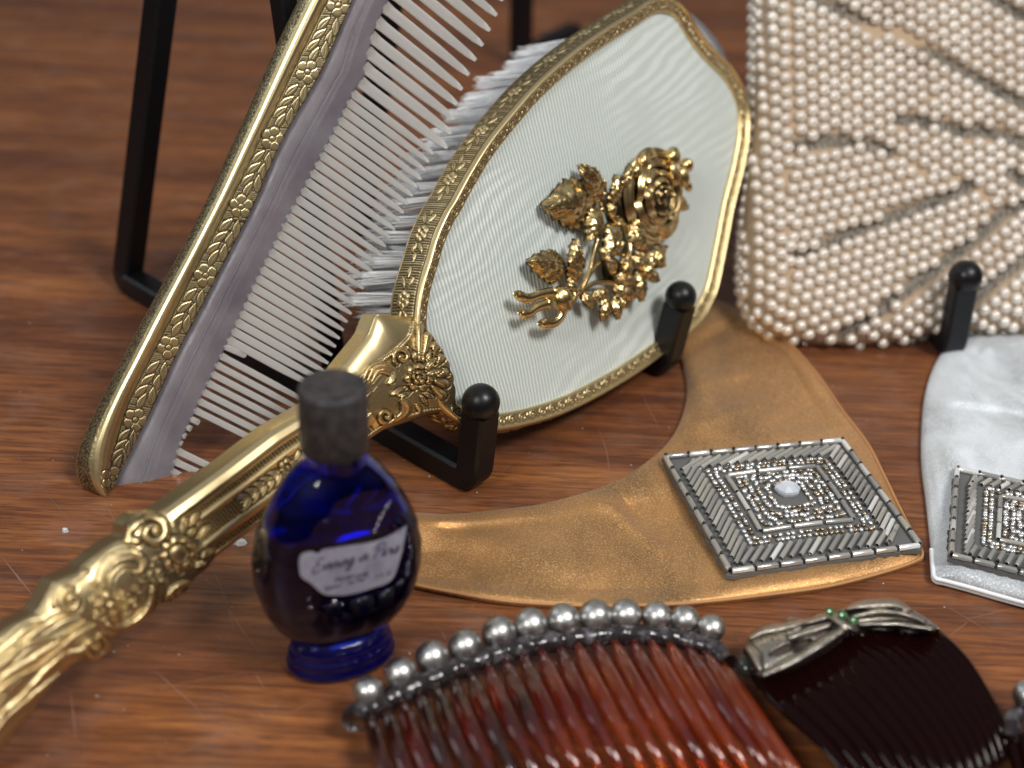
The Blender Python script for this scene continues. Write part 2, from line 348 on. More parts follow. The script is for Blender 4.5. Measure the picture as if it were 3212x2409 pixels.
# handle and shield, one chased casting
UP = [(1299, 995), (1175, 983), (1150, 1048), (1080, 1135), (976, 1267), (846, 1342), (697, 1456), (533, 1575), (488, 1608), (423, 1613), (392, 1645), (385, 1682), (347, 1700), (293, 1739), (244, 1782), (206, 1800),
      (163, 1822), (136, 1869), (108, 1918), (43, 1950), (0, 1977), (-60, 2010), (-120, 2060), (-170, 2120), (-220, 2190), (-300, 2330)]
DN = [(1424, 1292), (1350, 1303), (1275, 1325), (1205, 1346), (1075, 1432), (955, 1535), (820, 1640), (673, 1750), (651, 1782), (612, 1812), (590, 1850), (548, 1882), (505, 1892), (470, 1930), (423, 1967), (380, 1985),
      (350, 2002), (342, 2043), (304, 2074), (255, 2068), (217, 2091), (163, 2151), (108, 2222), (54, 2287), (0, 2357), (-80, 2460)]
UPc = np.array(UP, float); DNc = np.array(DN, float); mid = (UPc+DNc)/2; dm = np.r_[0, np.cumsum(np.linalg.norm(np.diff(mid, axis=0), axis=1))]
NS, NT = 800, 130; ss = np.linspace(0, dm[-1], NS)
def sm1(A): return np.stack([np.interp(ss, dm, A[:, k]) for k in range(2)], -1)
Us = sm1(UPc); Ds = sm1(DNc); ker = np.ones(9)/9
for A in (Us, Ds):
    for k in range(2): A[4:-4, k] = np.convolve(A[:, k], ker, 'valid')
t = np.linspace(0, 1, NT); XY = Us[:, None]*(1-t)[None, :, None]+Ds[:, None]*t[None, :, None]
s01 = ss/1.; bul = np.exp(-(ss/110.)**2)[:, None]*(np.sin(t*math.pi)[None]**.8)
scal = 1+.12*np.abs(np.sin(t*math.pi*7))[None]
XY[..., 0] += 42*bul*scal; XY[..., 1] -= 6*bul
X, Y = XY[..., 0], XY[..., 1]; rl = Relief(X, Y); TT = np.broadcast_to(t, X.shape); SS = np.broadcast_to(ss[:, None], X.shape)
sh = (SS > dm[3]+25) & (SS < dm[7]+35); on = sh
prof_t = np.array([0, .04, .12, .22, .29, .30, .39, .40, .44, .49, .50, .73, .74, .79, .845, .855, .945, .955, 1.])
prof_h = np.array([0, .10, .20, .25, .24, .20, .20, .235, .265, .235, .20, .20, .235, .25, .215, .14, .11, .12, 0.])
shaft = np.interp(TT, prof_t, prof_h)
dome = .30*np.sqrt(np.clip(1-(2*TT-1)**2, 0, 1))
blend = np.clip(np.minimum((SS-dm[3])/60, (dm[7]+35-SS)/30), 0, 1)
base = dome*(1-blend)+shaft*blend
# hatch bands on the shaft
hp = np.sin(SS*2*math.pi/11.5+TT*14)
for a, b in ((.30, .39), (.50, .73), (.855, .945)):
    m = on & (TT > a) & (TT < b); rl.R[m] = np.where(hp[m] > 0, .012, -.012); rl.P[m] = np.where(hp[m] > 0, .35, .92)
ax = lambda s_, t_: XY[np.clip(np.searchsorted(ss, s_), 0, NS-1), int(t_*(NT-1))]
for ctr, sg in ((882, 1), (1140, 1)): pass
sF = dm[5]+(dm[6]-dm[5])*.05
for k, s0 in enumerate((sF, sF-255)):
    p = ax(s0, .61); rl.flower(p[0], p[1], 30, 6, .4, .05, 6, .015, .22)
    for sg in (-1, 1):
        for j in range(5):
            q = ax(s0+sg*(52+j*30), .61); dirv = ax(s0+sg*(92+j*30), .61)-q; ang = math.atan2(dirv[1], dirv[0])
            for up in (-1, 1):
                cx = q[0]+14*up*math.cos(ang+math.pi/2); cy = q[1]+14*up*math.sin(ang+math.pi/2)
                rl.leaf(cx, cy, 54, 20, ang+.42*up*(1), .04, 4, .012)
            rl.stroke([tuple(q-dirv*.3), tuple(q+dirv*.3)], [2.5, 2.5], .025, 0, 0, n=8)
# cartouche ornament ground
orn = SS > dm[7]-5; st = (SS > dm[7]) & (SS < dm[12]) & (TT > .28); rl.R[st] = .006*rng.random(st.sum()); rl.P[st] = .72
tail = SS > dm[12]; rl.P[tail] = np.maximum(rl.P[tail], .3)
rl.spiral(482, 1668, 46, 1.35, -2.4, 1, 15, .11, 6, .01)
rl.stroke([(430, 1640), (400, 1670), (400, 1690), (430, 1700)], [14, 20, 14], .10, 4, .01)
for a_, b_, l_, w_, g_ in ((577, 1645, 60, 26, 1.9), (608, 1628, 62, 28, 2.1), (640, 1668, 75, 30, 2.4), (600, 1672, 50, 20, 2.2), (652, 1735, 66, 26, 2.6), (628, 1770, 50, 22, 2.8)):
    rl.leaf(a_, b_, l_, w_, g_, .07, 5, .015)
rl.flower(563, 1738, 62, 9, .2, .085, 6, .02, .5); rl.spiral(565, 1740, 22, 1.2, 0, 1, 8, .10, 4, .0)
rl.stroke([(318, 1862), (322, 1800), (358, 1752), (408, 1738), (446, 1757), (446, 1790), (425, 1795)], [8, 16, 18, 18, 15, 12, 8], .12, 6, .01, 2)
rl.stroke([(345, 1850), (352, 1805), (385, 1775), (415, 1775)], [6, 9, 9, 7], .06, 4, .01)
for a_, b_ in ((487, 1752), (478, 1778), (497, 1796), (512, 1820), (470, 1800), (455, 1825), (487, 1830)): rl.leaf(a_, b_, 34, 15, random.uniform(0, 3), .06, 4, .01, False)
rl.stroke([(605, 1830), (575, 1832), (545, 1850), (522, 1878)], [8, 13, 15, 8], .10, 5, .01, 2); rl.spiral(560, 1865, 22, 1., 1, 1, 8, .08, 3, .01)
rl.stroke([(480, 1845), (472, 1895), (440, 1940), (385, 1968), (340, 1960)], [10, 15, 16, 12, 8], .11, 6, .01, 2)
rl.flower(350, 1903, 54, 6, .2, .095, 6, .01, .3); rl.flower(392, 1880, 28, 5, .7, .08, 4, .01, .3)
for a_, b_, r_ in ((300, 1880, 16), (310, 1930, 18), (400, 1930, 16), (295, 1840, 14), (430, 1850, 14), (420, 1890, 13)): rl.flower(a_, b_, r_, 3, a_, .075, 4, .01, .45)
rl.stroke([(270, 1790), (225, 1815), (185, 1850), (170, 1900)], [10, 18, 18, 10], .11, 5, .01, 2)
rl.spiral(225, 1885, 36, 1.25, -1.4, -1, 12, .11, 5, .01); rl.spiral(300, 2032, 40, 1.4, -1.2, 1, 12, .12, 5, .01)
for k, (p, q, w_) in enumerate([((330, 1985), (150, 2110), 12), ((300, 1960), (60, 2120), 15), ((265, 1950), (20, 2070), 14), ((240, 1930), (0, 2020), 13), ((215, 1990), (-60, 2200), 17), ((200, 2050), (0, 2240), 14),
        ((190, 2110), (-40, 2330), 12), ((130, 1950), (-60, 2060), 14), ((80, 2030), (-140, 2180), 15), ((60, 2120), (-160, 2300), 16), ((120, 2140), (-100, 2380), 14), ((20, 2180), (-250, 2420), 16)]):
    dx, dy = q[0]-p[0], q[1]-p[1]; b = 16*(-1)**k
    rl.stroke([p, (p[0]+dx*.3-dy*.02*b/3, p[1]+dy*.3+b), (p[0]+dx*.7, p[1]+dy*.7-b), q], [4, w_, w_*.9, 4], .07, 5, .012, 1)
# shield ornament
shd = (SS < dm[3]+10); grd = shd & (TT > .30+.25*np.clip(SS/dm[3], 0, 1)); rl.P[grd] = .6; rl.R[grd] = .008*rng.random(grd.sum())
for k, (ex, ey) in enumerate([(1318, 1020), (1345, 1052), (1365, 1085), (1382, 1123), (1394, 1168), (1396, 1204), (1388, 1240)]):
    a = math.atan2(ey-1183, ex-1314); sx_, sy_ = 1314+52*math.cos(a), 1183+48*math.sin(a)
    rl.stroke([(sx_, sy_), ((sx_+ex)/2, (sy_+ey)/2), (ex, ey)], [5, 12, 15], .075, 4, .015, 1)
rl.flower(1314, 1183, 46, 7, .3, .07, 5, .02, .5); rl.flower(1314, 1184, 24, 5, .8, .12, 3, .0, .4)
for a_, b_, l_, w_, g_ in ((1352, 1140, 54, 22, -.8), (1362, 1168, 50, 20, -.3), (1345, 1115, 44, 18, -1.2), (1250, 1226, 62, 20, -.5), (1268, 1238, 44, 16, -.3), (1300, 1118, 34, 14, -1.7), (1283, 1100, 34, 14, -1.9), (1345, 1240, 40, 16, .4), (1330, 1255, 40, 16, .9)):
    rl.leaf(a_, b_, l_, w_, g_, .06, 4, .015)
for dq in (0, 13, 26): rl.stroke([(1140+dq, 1190+dq*.3), (1160+dq*.8, 1152+dq*.8), (1200, 1138+dq), (1236-dq*.4, 1158+dq*.7), (1238-dq*.5, 1190), (1226-dq*.3, 1202)], [4, 7, 8, 7, 5], .08-.012*dq/13, 2, .01)
rl.spiral(1262, 1118, 26, 1.3, 2.2, 1, 8, .08, 3, .01)
for dq in (0, 14): rl.stroke([(1262, 1254+dq*.3), (1280-dq, 1272), (1274-dq, 1300), (1235-dq, 1328)], [9, 10, 8, 4], .08, 3, .01)
rl.stroke([(1308, 1272), (1318, 1285), (1312, 1305)], [8, 8, 4], .07, 3, .01); rl.spiral(1212, 1306, 26, 1.3, 0, 1, 8, .08, 3, .01)
rl.stroke([(1424, 1288), (1350, 1290), (1280, 1312), (1205, 1340), (1100, 1405)], [6, 9, 9, 8, 6], .05, 3, .0)
rl.stroke([(1299, 1000), (1290, 1050), (1255, 1090), (1215, 1120), (1150, 1165), (1090, 1225)], [5, 6, 6, 6, 5], .06, 2, .0)
rl.P += .16*(rng.random(X.shape)-.3)*(~on | (TT > .29))
ed = np.minimum(TT, 1-TT); env = np.clip(ed/.05, 0, 1)*np.where(SS > dm[8], .72, 1.)*np.where(SS > dm[14], .8, 1.); rl.P *= np.where(SS > dm[13], .6, 1.)
H = base+rl.R*env; V = FM.px(X, Y, H-.05)
mb = MB(); mb.sheet(V[::-1], np.clip(rl.P, 0, 1)[::-1])
bk = FM.px(XY[:, ::(NT-1), 0], XY[:, ::(NT-1), 1], np.full((NS, 2), -.05)); bot = bk.copy(); bot[..., 2] = -.38
mb.sheet(np.stack([bk[:, 0], bot[:, 0]], 1)); mb.sheet(np.stack([bot[:, 0], bot[:, 1]], 1)); mb.sheet(np.stack([bot[:, 1], bk[:, 1]], 1))
mb.obj('handle', GOLD, mirror)

# ---- rose spray on the mirror back
def bz(x, y): return (1550+x/2.766, 450+y/2.766)
def fm1(p, h): return FM.px(np.array([p[0]]), np.array([p[1]]), np.array([h]))[0]
mb = MB()
for pts, r in [([(640, 1440), (690, 1350), (750, 1280), (800, 1170), (870, 1080), (960, 1000), (1040, 950), (1120, 860)], .05), ([(900, 820), (860, 960), (835, 1080), (800, 1180), (750, 1285)], .045),
               ([(600, 1080), (650, 1150), (685, 1230), (700, 1340)], .035), ([(745, 1285), (880, 1210), (1050, 1215), (1100, 1230)], .045), ([(760, 1300), (850, 1330), (980, 1300)], .035),
               ([(1030, 960), (1120, 965), (1200, 990), (1320, 1010)], .04), ([(820, 485), (930, 495), (1000, 600), (1080, 700)], .045), ([(960, 330), (955, 440), (920, 500)], .035),
               ([(1000, 620), (1120, 700), (1250, 760)], .05), ([(1080, 640), (1150, 760), (1180, 900), (1170, 1000)], .05), ([(720, 1200), (720, 1100), (740, 960)], .03), ([(930, 560), (935, 520), (1000, 620)], .04)]:
    Q = cr_spline([bz(*p) for p in pts], 18); hq = .34+.06*np.sin(np.linspace(0, 3, 18)+len(pts)); mb.tube(FM.px(Q[:, 0], Q[:, 1], hq), r*(1+.25*rng.random(18)), 8)
for k in range(5):   # dark cast backing lumps that the spray grows from
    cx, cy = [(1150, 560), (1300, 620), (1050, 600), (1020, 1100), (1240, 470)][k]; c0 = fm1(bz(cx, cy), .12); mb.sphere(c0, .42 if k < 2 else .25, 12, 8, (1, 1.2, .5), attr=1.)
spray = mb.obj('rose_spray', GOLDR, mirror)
def brooch_leaf(base, tip, width, h0=.33, lift=.12, curl=.12, name='leaf', ser=.1):
    tip = (base[0]+(tip[0]-base[0])*1.12, base[1]+(tip[1]-base[1])*1.12); b = fm1(bz(*base), h0); e_ = fm1(bz(*tip), h0+lift); ax_ = e_-b; L = np.linalg.norm(ax_); ax_ = ax_/L; side = unit(np.cross(FM_Z, ax_)); nn = np.cross(ax_, side)
    nu, nv = 26, 17; u = np.linspace(0, 1, nu)[:, None]; v = np.linspace(-1, 1, nv)[None]
    wv = width/2.766/165/2*1.5; wpro = np.clip(np.sin(math.pi*u**.75)**.75, .06, 1)*(1+ser*np.sin(u*40)*abs(v))
    curl = min(curl, .28*L); kk = min(1, L/.9)
    vein = (-.035*np.exp(-(v/.09)**2)-.018*np.clip(np.sin(u*26-abs(v)*7), 0, 1)*(abs(v) > .1))*kk
    z = curl*(1-(u*2-1)**2)*.8-abs(v)**1.6*wv*.5+vein+.022*kk*np.sin(u*9+v*6+b[0]*7)*abs(v)+.055*wv*rng.standard_normal((nu, nv))*(abs(v) > .15)
    G = b+ax_*(u*L)[..., None]+side*(v*wv*wpro)[..., None]+nn*z[..., None]
    G2 = G-nn*.05; pat = np.clip(.25+1.1*(abs(v) < .08)+.6*(np.sin(u*26-abs(v)*7) > .6)*(abs(v) > .1)+0*u, 0, .9)*.65
    mb = MB(); mb.sheet(G, pat); mb.sheet(G2[:, ::-1], np.full(G.shape[:2], .9))
    mb.obj(name, GOLDR, spray)
FM_Z = np.array([0, 0, 1.])
for a in [((910, 490), (545, 540), 290, .34, .12), ((955, 480), (808, 212), 175, .36, .1), ((1030, 540), (1078, 300), 95, .38, .1), ((935, 560), (848, 812), 155, .4, .08), ((1090, 690), (1000, 975), 170, .42, .1),
          ((1200, 700), (1320, 912), 150, .4, .08), ((640, 1100), (378, 1028), 190, .36, .1), ((712, 1210), (730, 870), 140, .38, .12), ((1110, 400), (1190, 195), 75, .42, .05), ((1060, 1130), (985, 1000), 90, .38, .05),
          ((1050, 1235), (1225, 1330), 110, .4, .1), ((985, 1310), (965, 1515), 110, .38, .05), ((1040, 1330), (1090, 1505), 90, .38, .05), ((1250, 1090), (1295, 1340), 120, .4, .06), ((1190, 990), (1370, 1075), 110, .4, .1),
          ((1310, 1090), (1492, 905), 120, .4, .05), ((1330, 1110), (1430, 1190), 80, .4, .05), ((1060, 1170), (1240, 1190), 80, .44, .08), ((765, 1300), (850, 1412), 70, .36, .02), ((860, 1340), (985, 1275), 75, .36, .06),
          ((1100, 1330), (1155, 1420), 90, .36, .04), ((1110, 1090), (1195, 1000), 90, .42, .04), ((1390, 1010), (1485, 1060), 70, .38, .02), ((1500, 700), (1590, 640), 80, .36, .03), ((1420, 760), (1380, 800), 90, .3, .0),
          ((1560, 480), (1680, 560), 90, .34, .04), ((700, 1330), (655, 1180), 60, .32, .04), ((1000, 600), (1060, 560), 90, .45, .05)]:
    brooch_leaf(*a)
def bud(cx, cy, rx, ry, h, ang=0., name='bud'):
    c0 = fm1(bz(cx, cy), h); k = 1/2.766/165*1.2; mb = MB(); th = np.linspace(0, math.pi, 15)[:, None]; ph = np.linspace(0, 2*math.pi, 21)[:-1][None]
    g = 1-.22*np.exp(-((ph-.9) % 2.09-1)**2*18); P = np.stack([np.sin(th)*np.cos(ph)*rx*k*g, np.cos(th)*ry*k+0*ph, np.sin(th)*np.sin(ph)*rx*k*g], -1)
    c, s_ = math.cos(ang), math.sin(ang); P = P @ np.array([[c, s_, 0], [-s_, c, 0], [0, 0, 1]]); mb.sheet(P+c0, (.15+.6*(g < .9)+0*th), wrap_v=True); mb.obj(name, GOLDR, spray)
for a in [(1300, 150, 50, 75, .42, -.5), (1240, 235, 45, 60, .42, -.6), (1550, 115, 62, 80, .42, -.4), (1665, 190, 60, 60, .4, .2), (1640, 290, 50, 85, .42, 0), (1560, 270, 40, 95, .5, 0), (1680, 370, 35, 50, .4, .3),
          (1150, 1080, 45, 70, .5, -.5), (580, 1350, 88, 100, .40, .2), (1440, 1000, 45, 60, .46, -.5), (1330, 1110, 55, 60, .5, .3), (1570, 640, 30, 40, .36, 0)]: bud(*a)
for pts, r in [([(520, 1290), (400, 1310), (290, 1345), (175, 1300)], .085), ([(470, 1390), (380, 1420), (290, 1480), (215, 1465)], .08), ([(600, 1400), (590, 1480), (520, 1560), (385, 1560)], .085)]:
    Q = cr_spline([bz(*p) for p in pts], 16); mb = MB(); rr_ = r*np.interp(np.linspace(0, 1, 16), [0, .5, .9, 1], [1.3, 1., 1.25, .5]); mb.tube(FM.px(Q[:, 0], Q[:, 1], np.linspace(.42, .36, 16)), rr_, 10, ell=.7); mb.obj('bud_petal', GOLDR, spray)
# the open rose: curved shells round a centre
rc = fm1(bz(1395, 460), .3); k_ = 1/2.766/160
def rose_petal(a0, half, r0, r1, h0, h1, sq=1.22, curl=.06):
    nu, nv = 22, 12; a = np.linspace(-half, half, nu)[:, None]; v = np.linspace(0, 1, nv)[None]; e_ = np.cos(a/half*math.pi/2)**.35
    r = (r0+(r1-r0)*v**.8+curl*v**6)*(.85+.15*e_)*1.2; h = h0+(h1-h0)*np.sin(v*math.pi*.5)*(.45+.55*e_)-.10*v**8+.02*np.sin(a*5+a0*3)*v-.03*np.exp(-(a/.2)**2)*v
    X_ = r*np.cos(a+a0)*1.12; Y_ = r*np.sin(a+a0)*sq*.93; G = np.stack([X_, Y_, (h-.1)*.66+0*r], -1)+rc
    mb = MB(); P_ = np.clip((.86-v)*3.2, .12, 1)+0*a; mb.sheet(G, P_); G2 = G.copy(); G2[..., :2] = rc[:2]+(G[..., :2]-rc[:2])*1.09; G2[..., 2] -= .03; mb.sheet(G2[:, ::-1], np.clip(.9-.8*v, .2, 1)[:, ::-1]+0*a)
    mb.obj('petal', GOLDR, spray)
for ring, (n_, r0, r1, h0, h1, half) in enumerate([(3, .02, .06, .2, .55, 1.25), (3, .085, .13, .15, .57, 1.25), (4, .16, .22, .1, .55, .98), (5, .25, .32, .0, .52, .80), (5, .35, .44, -.1, .46, .82), (6, .46, .58, -.1, .36, .66)]):
    for j in range(n_): rose_petal(j*2*math.pi/n_+ring*.55+.2+random.uniform(-.12, .12), half*random.uniform(.9, 1.1), r0, r1*random.uniform(.94, 1.1), h0, h1*random.uniform(.86, 1.08), 1.25, random.uniform(.02, .09))
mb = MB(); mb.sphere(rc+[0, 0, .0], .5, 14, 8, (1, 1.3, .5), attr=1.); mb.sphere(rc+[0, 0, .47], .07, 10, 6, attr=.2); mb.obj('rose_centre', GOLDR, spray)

# ------------------------------------------------------------------ brush behind the mirror
FB = Frame(M0-NM*.62, U, NM)
brush = thing('hair_brush', FB, 'clear plastic hair brush with white bristle tufts behind the gold framed mirror', 'brush')
CLEAR = M('clear_plastic', (.72, .75, .80), .18, Transmission_Weight=.75, IOR=1.45)
BR = M('white_bristle', (.90, .92, .94), .4, Subsurface_Weight=.0)
op = np.array([105, 20])+np.array([(1215, 960), (1208, 880), (1212, 820), (1228, 770), (1255, 690), (1300, 590), (1362, 480), (1432, 385), (1512, 300), (1602, 210), (1705, 120), (1850, 20), (2000, -20), (2160, 120), (2200, 300), (2180, 500), (2080, 760), (1900, 960), (1700, 1080), (1450, 1140), (1300, 1080)], float)
bl = FB.px(op[:, 0], op[:, 1], 0.)[:, :2]; Cb = cr_spline(bl, 220, True); cb = Cb.mean(0)
if np.sum(Cb[:, 0]*np.roll(Cb[:, 1], -1)-np.roll(Cb[:, 0], -1)*Cb[:, 1]) < 0: Cb = Cb[::-1]
pr = [(1e-3, -.0), (.5, 0), (.95, -.0), (1., -.05), (1., -.42), (.97, -.47), (.5, -.47), (1e-3, -.47)]
mb = MB(); G = np.stack([np.c_[cb+(Cb-cb)*k, np.full(len(Cb), z)] for k, z in pr], 1); mb.sheet(G, wrap_u=True); mb.obj('brush_back', CLEAR, brush)
def tuft_mesh(seed):
    r = np.random.default_rng(seed); mb = MB()
    for k in range(60):
        a = r.random()*6.28; q = math.sqrt(r.random()); sx_, sy_ = .085*q*math.cos(a), .085*q*math.sin(a); sp_ = 1.2+r.random()*1.1; L = r.uniform(1.6, 1.85)
        jx, jy = r.normal(0, .022, 2); P = [(sx_, sy_, 0), (sx_*1.4+jx*.3, sy_*1.4+jy*.3, -L*.5), (sx_*sp_+jx, sy_*sp_+jy, -L)]; mb.tube(P, [.009, .0075, .006], 4)
    return mb.mesh('tuft', BR)
TM = [tuft_mesh(k) for k in range(4)]
# tufts on rows parallel to the left rim
for i in range(0, 220):
    pass
tang = np.roll(Cb, -2, 0)-np.roll(Cb, 2, 0); tang /= np.linalg.norm(tang, axis=1)[:, None]; inn = np.c_[-tang[:, 1], tang[:, 0]]
arcb = np.r_[0, np.cumsum(np.linalg.norm(np.diff(Cb, axis=0), axis=1))]
for row, ins in enumerate((.24, .62)):
    a = .1+row*.03
    while a < arcb[-1]-.2:
        i = int(np.searchsorted(arcb, a)); p = Cb[i]+inn[i]*ins
        if p[0] < cb[0]+1.2: 
            t_ = link('tuft', TM[random.randrange(4)], brush, (p[0], p[1], -.47)); t_.rotation_euler = (random.uniform(-.07, .07), random.uniform(-.07, .07), random.random()*6)
        a += .43

# ------------------------------------------------------------------ black display stand under the mirror
FS = Frame(pA, (1, 0, 0), (0, 0, 1)); stand = thing('display_stand', FS, 'black metal folding easel with ball tipped prongs holding the gold framed mirror', 'stand')
def bar(pts, mat, parent, name='bar', w=.21, n=60, frame=FS, up=(.3, .2, 1)):
    Q = np.asarray([frame.loc(p) for p in pts]); 
    # round the corners
    out = [Q[0]]
    for i in range(1, len(Q)-1):
        a = Q[i]+unit(Q[i-1]-Q[i])*.3; b = Q[i]+unit(Q[i+1]-Q[i])*.3
        for t_ in np.linspace(0, 1, 7): out.append((1-t_)**2*a+2*t_*(1-t_)*Q[i]+t_*t_*b)
    out.append(Q[-1]); P = np.array(out); T = np.gradient(P, axis=0); T /= np.linalg.norm(T, axis=1)[:, None]
    mb = MB(); B = np.array([np.cross(t_, up) for t_ in T]); B /= np.linalg.norm(B, axis=1)[:, None]
    for i in range(1, len(B)):
        if np.dot(B[i], B[i-1]) < 0: B[i] = -B[i]
    N_ = np.cross(B, T); h = w; c = .22*w
    prof8 = [(-h+c, -h), (h-c, -h), (h, -h+c), (h, h-c), (h-c, h), (-h+c, h), (-h, h-c), (-h, -h+c)]
    G = np.stack([P+B*x+N_*y for x, y in prof8], 1); mb.sheet(G, wrap_v=True)
    s0 = mb.n-len(P)*8; mb.L.append(np.arange(8)[::-1]+s0); mb.T.append(np.array([8])); mb.L.append(np.arange(8)+s0+(len(P)-1)*8); mb.T.append(np.array([8]))
    return mb.obj(name, mat, parent, smooth=False)
def vert_at(base, px, py):      # point above `base` (leaning a little) seen at a pixel: intersect ray with vertical plane through base facing the camera
    d = rays(np.array(px), np.array(py)); nrm = unit(base[:2]-CAM[:2]); nrm = np.array([nrm[0], nrm[1], 0]); t_ = np.dot(base-CAM, nrm)/np.dot(d, nrm); return CAM+d*t_
hgt = np.array([0, 0, .24])
side_dir = -NH
ballA = vert_at(pA, 1508, 1262); ballB = vert_at(pB, 2135, 930)
footA = at_z(402, 905); footB = at_z(1125, 735)
topA = vert_at(footA, 520, -120); topB = vert_at(footB, 1236, -120)
up_ = tuple(np.cross(NH, [0, 0, 1.]))
for ball, p, ft, tp in ((ballA, pA, footA, topA), (ballB, pB, footB, topB)):
    bar([ball-[0, 0, .2], p+hgt, ft+hgt, tp+(tp-ft)*.3], BLACK, stand, 'side_bar', .265, up=up_)
    mb = MB(); mb.sphere(FS.loc(ball), .345 if ball is ballA else .325, 40, 24); mb.obj('ball_tip', BLACK, stand)
legb = at_z(1052, 1185); bar([legb+hgt*.5, vert_at(legb+np.array([0, 1.6, 0]), 868, -150)], BLACK, stand, 'back_leg', .2, up=up_)
fr = at_z(1632, 205); bar([at_z(1800, 120)+hgt, fr+hgt, vert_at(fr, 1640, -200)], BLACK, stand, 'rear_foot', .3, up=up_)

# ------------------------------------------------------------------ dressing comb
cA = at_depth(np.array(340.), np.array(1570.), 25.6); cB = at_depth(np.array(1090.), np.array(0.), 25.8); cT = at_depth(np.array(1140.), np.array(930.), 26.7)
Xc = unit(cB-cA); Zc = np.cross(Xc, cT-cA); Zc = -Zc if np.dot(Zc, CAM-cA) < 0 else Zc
FC = Frame(cA, Xc, Zc)
comb = thing('dressing_comb', FC, 'long comb with engraved gold spine and cloudy clear teeth, leaning against the black easel', 'comb')
o_l = cr_spline([(1086, -280), (1003, -130), (934, 5), (873, 130), (822, 246), (779, 343), (734, 441), (686, 545), (638, 648), (572, 775), (518, 876), (449, 1000), (389, 1115), (345, 1200), (299, 1290), (260, 1375), (241, 1436), (243, 1490), (262, 1533), (299, 1562), (332, 1566)], 620)
m_l = cr_spline([(1160, -280), (1090, -135), (1021, 5), (920, 213), (815, 434), (717, 637), (611, 843), (548, 968), (489, 1085), (414, 1232), (372, 1350), (348, 1450), (336, 1516), (336, 1560)], 620)
i_l = cr_spline([(1236, -290), (1170, -130), (1103, 10), (1008, 227), (884, 442), (801, 636), (686, 858), (628, 974), (560, 1100), (498, 1240), (439, 1362), (374, 1486), (346, 1556)], 620)
def gs(A, k=32):
    B = A.copy(); w_ = np.hanning(2*k+1); w_ /= w_.sum()
    for c_ in range(2):
        e_ = np.r_[2*A[0, c_]-A[k:0:-1, c_], A[:, c_], 2*A[-1, c_]-A[-2:-k-2:-1, c_]]; B[:, c_] = np.convolve(e_, w_, 'valid')
    f_ = np.clip((540-np.arange(len(A)))/80., 0, 1)[:, None]; return B*f_+A*(1-f_)
o_l, m_l, i_l = gs(o_l), gs(m_l), gs(i_l)
NA, NB = 40, 70; ta = np.linspace(0, 1, NA)[None, :, None]; tb = np.linspace(0, 1, NB)[None, :, None]
G1 = o_l[:, None]*(1-ta)+m_l[:, None]*ta; G2 = m_l[:, None]*(1-tb)+i_l[:, None]*tb; XY = np.concatenate([G1, G2[:, 1:]], 1)
hA = np.interp(np.linspace(0, 1, NA), [0, .08, .2, .35, .5, .62, .72, .84, .94, 1], [0, .13, .24, .335, .39, .415, .42, .40, .35, .30]); hB = np.interp(np.linspace(0, 1, NB)[1:], [0, .06, .12, .95, 1], [hA[-1], .262, .26, .20, .12]); Hb = np.r_[hA, hB]
X, Y = XY[..., 0], XY[..., 1]; TT = np.broadcast_to(np.r_[np.linspace(0, 1, NA), 1+np.linspace(0, 1, NB)[1:]], X.shape)
rl = Relief(X, Y); sarr = np.r_[0, np.cumsum(np.linalg.norm(np.diff(m_l, axis=0), axis=1))]; SS = np.broadcast_to(sarr[:, None], X.shape)
hat = np.sin(SS*2*math.pi/7.2) > -.15; mband = TT > 1.08
rl.R[mband] = np.where(hat[mband], -.010, .0); rl.P[mband] = np.where(hat[mband], .98, .2)
g1 = (TT > 1.02) & (TT < 1.09); rl.R[g1] = -.012; rl.P[g1] = .7
def bandpt(y, t_=.54):
    k = int(np.argmin(abs(lerp(m_l[:, 1], i_l[:, 1], t_)-y))); return lerp(m_l[k], i_l[k], t_)
fl_y = [18, 226, 436, 648, 864, 1090, 1318, 1500]
for q, y in enumerate(fl_y):
    c0 = bandpt(y); rl.flower(c0[0], c0[1], 37, 5, .5+q, .005, 4.5, .010, .2)
    if q < len(fl_y)-1:
        y2 = fl_y[q+1]
        for f, sd, ao in ((.27, -.22, .35), (.33, .26, -.3), (.44, -.2, .45), (.5, .2, -.15), (.60, -.24, .4), (.67, .24, -.3), (.74, -.05, .1)):
            p = bandpt(y+(y2-y)*f, .54+sd); d_ = bandpt(y+(y2-y)*f+8)-bandpt(y+(y2-y)*f-8); a = math.atan2(d_[1], d_[0]); rl.leaf(p[0], p[1], 58, 22, a+ao+math.pi, .005, 4, .010)
worn = np.clip((Y-1250)/200, 0, 1)*(TT > .85); rl.P = np.clip(rl.P+worn*.35, 0, 1)
spk = (TT > .02) & (TT < .42); rl.R[spk] += .009*(rng.random(spk.sum())-.5); rl.P[spk] = (.45+.5*(rng.random(spk.sum()) > .4))*np.clip((.42-TT[spk])/.1, 0, 1)  # worn speckled pits, plus the roll's dark reflection painted into the colour
V = FC.px(X, Y, Hb[None]+rl.R); V0 = FC.px(X[:, :1], Y[:, :1], np.full((620, 1), -.12)); V1 = FC.px(X[:, -1:], Y[:, -1:], np.full((620, 1), -.12))
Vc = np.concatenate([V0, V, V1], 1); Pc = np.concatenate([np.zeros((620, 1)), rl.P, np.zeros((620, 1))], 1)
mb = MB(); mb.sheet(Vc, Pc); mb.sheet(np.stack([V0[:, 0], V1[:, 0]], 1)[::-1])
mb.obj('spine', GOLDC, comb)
ACR = M('cloudy_acrylic', (.64, .62, .66), .38, Transmission_Weight=.7, IOR=1.45); n = N(ACR)
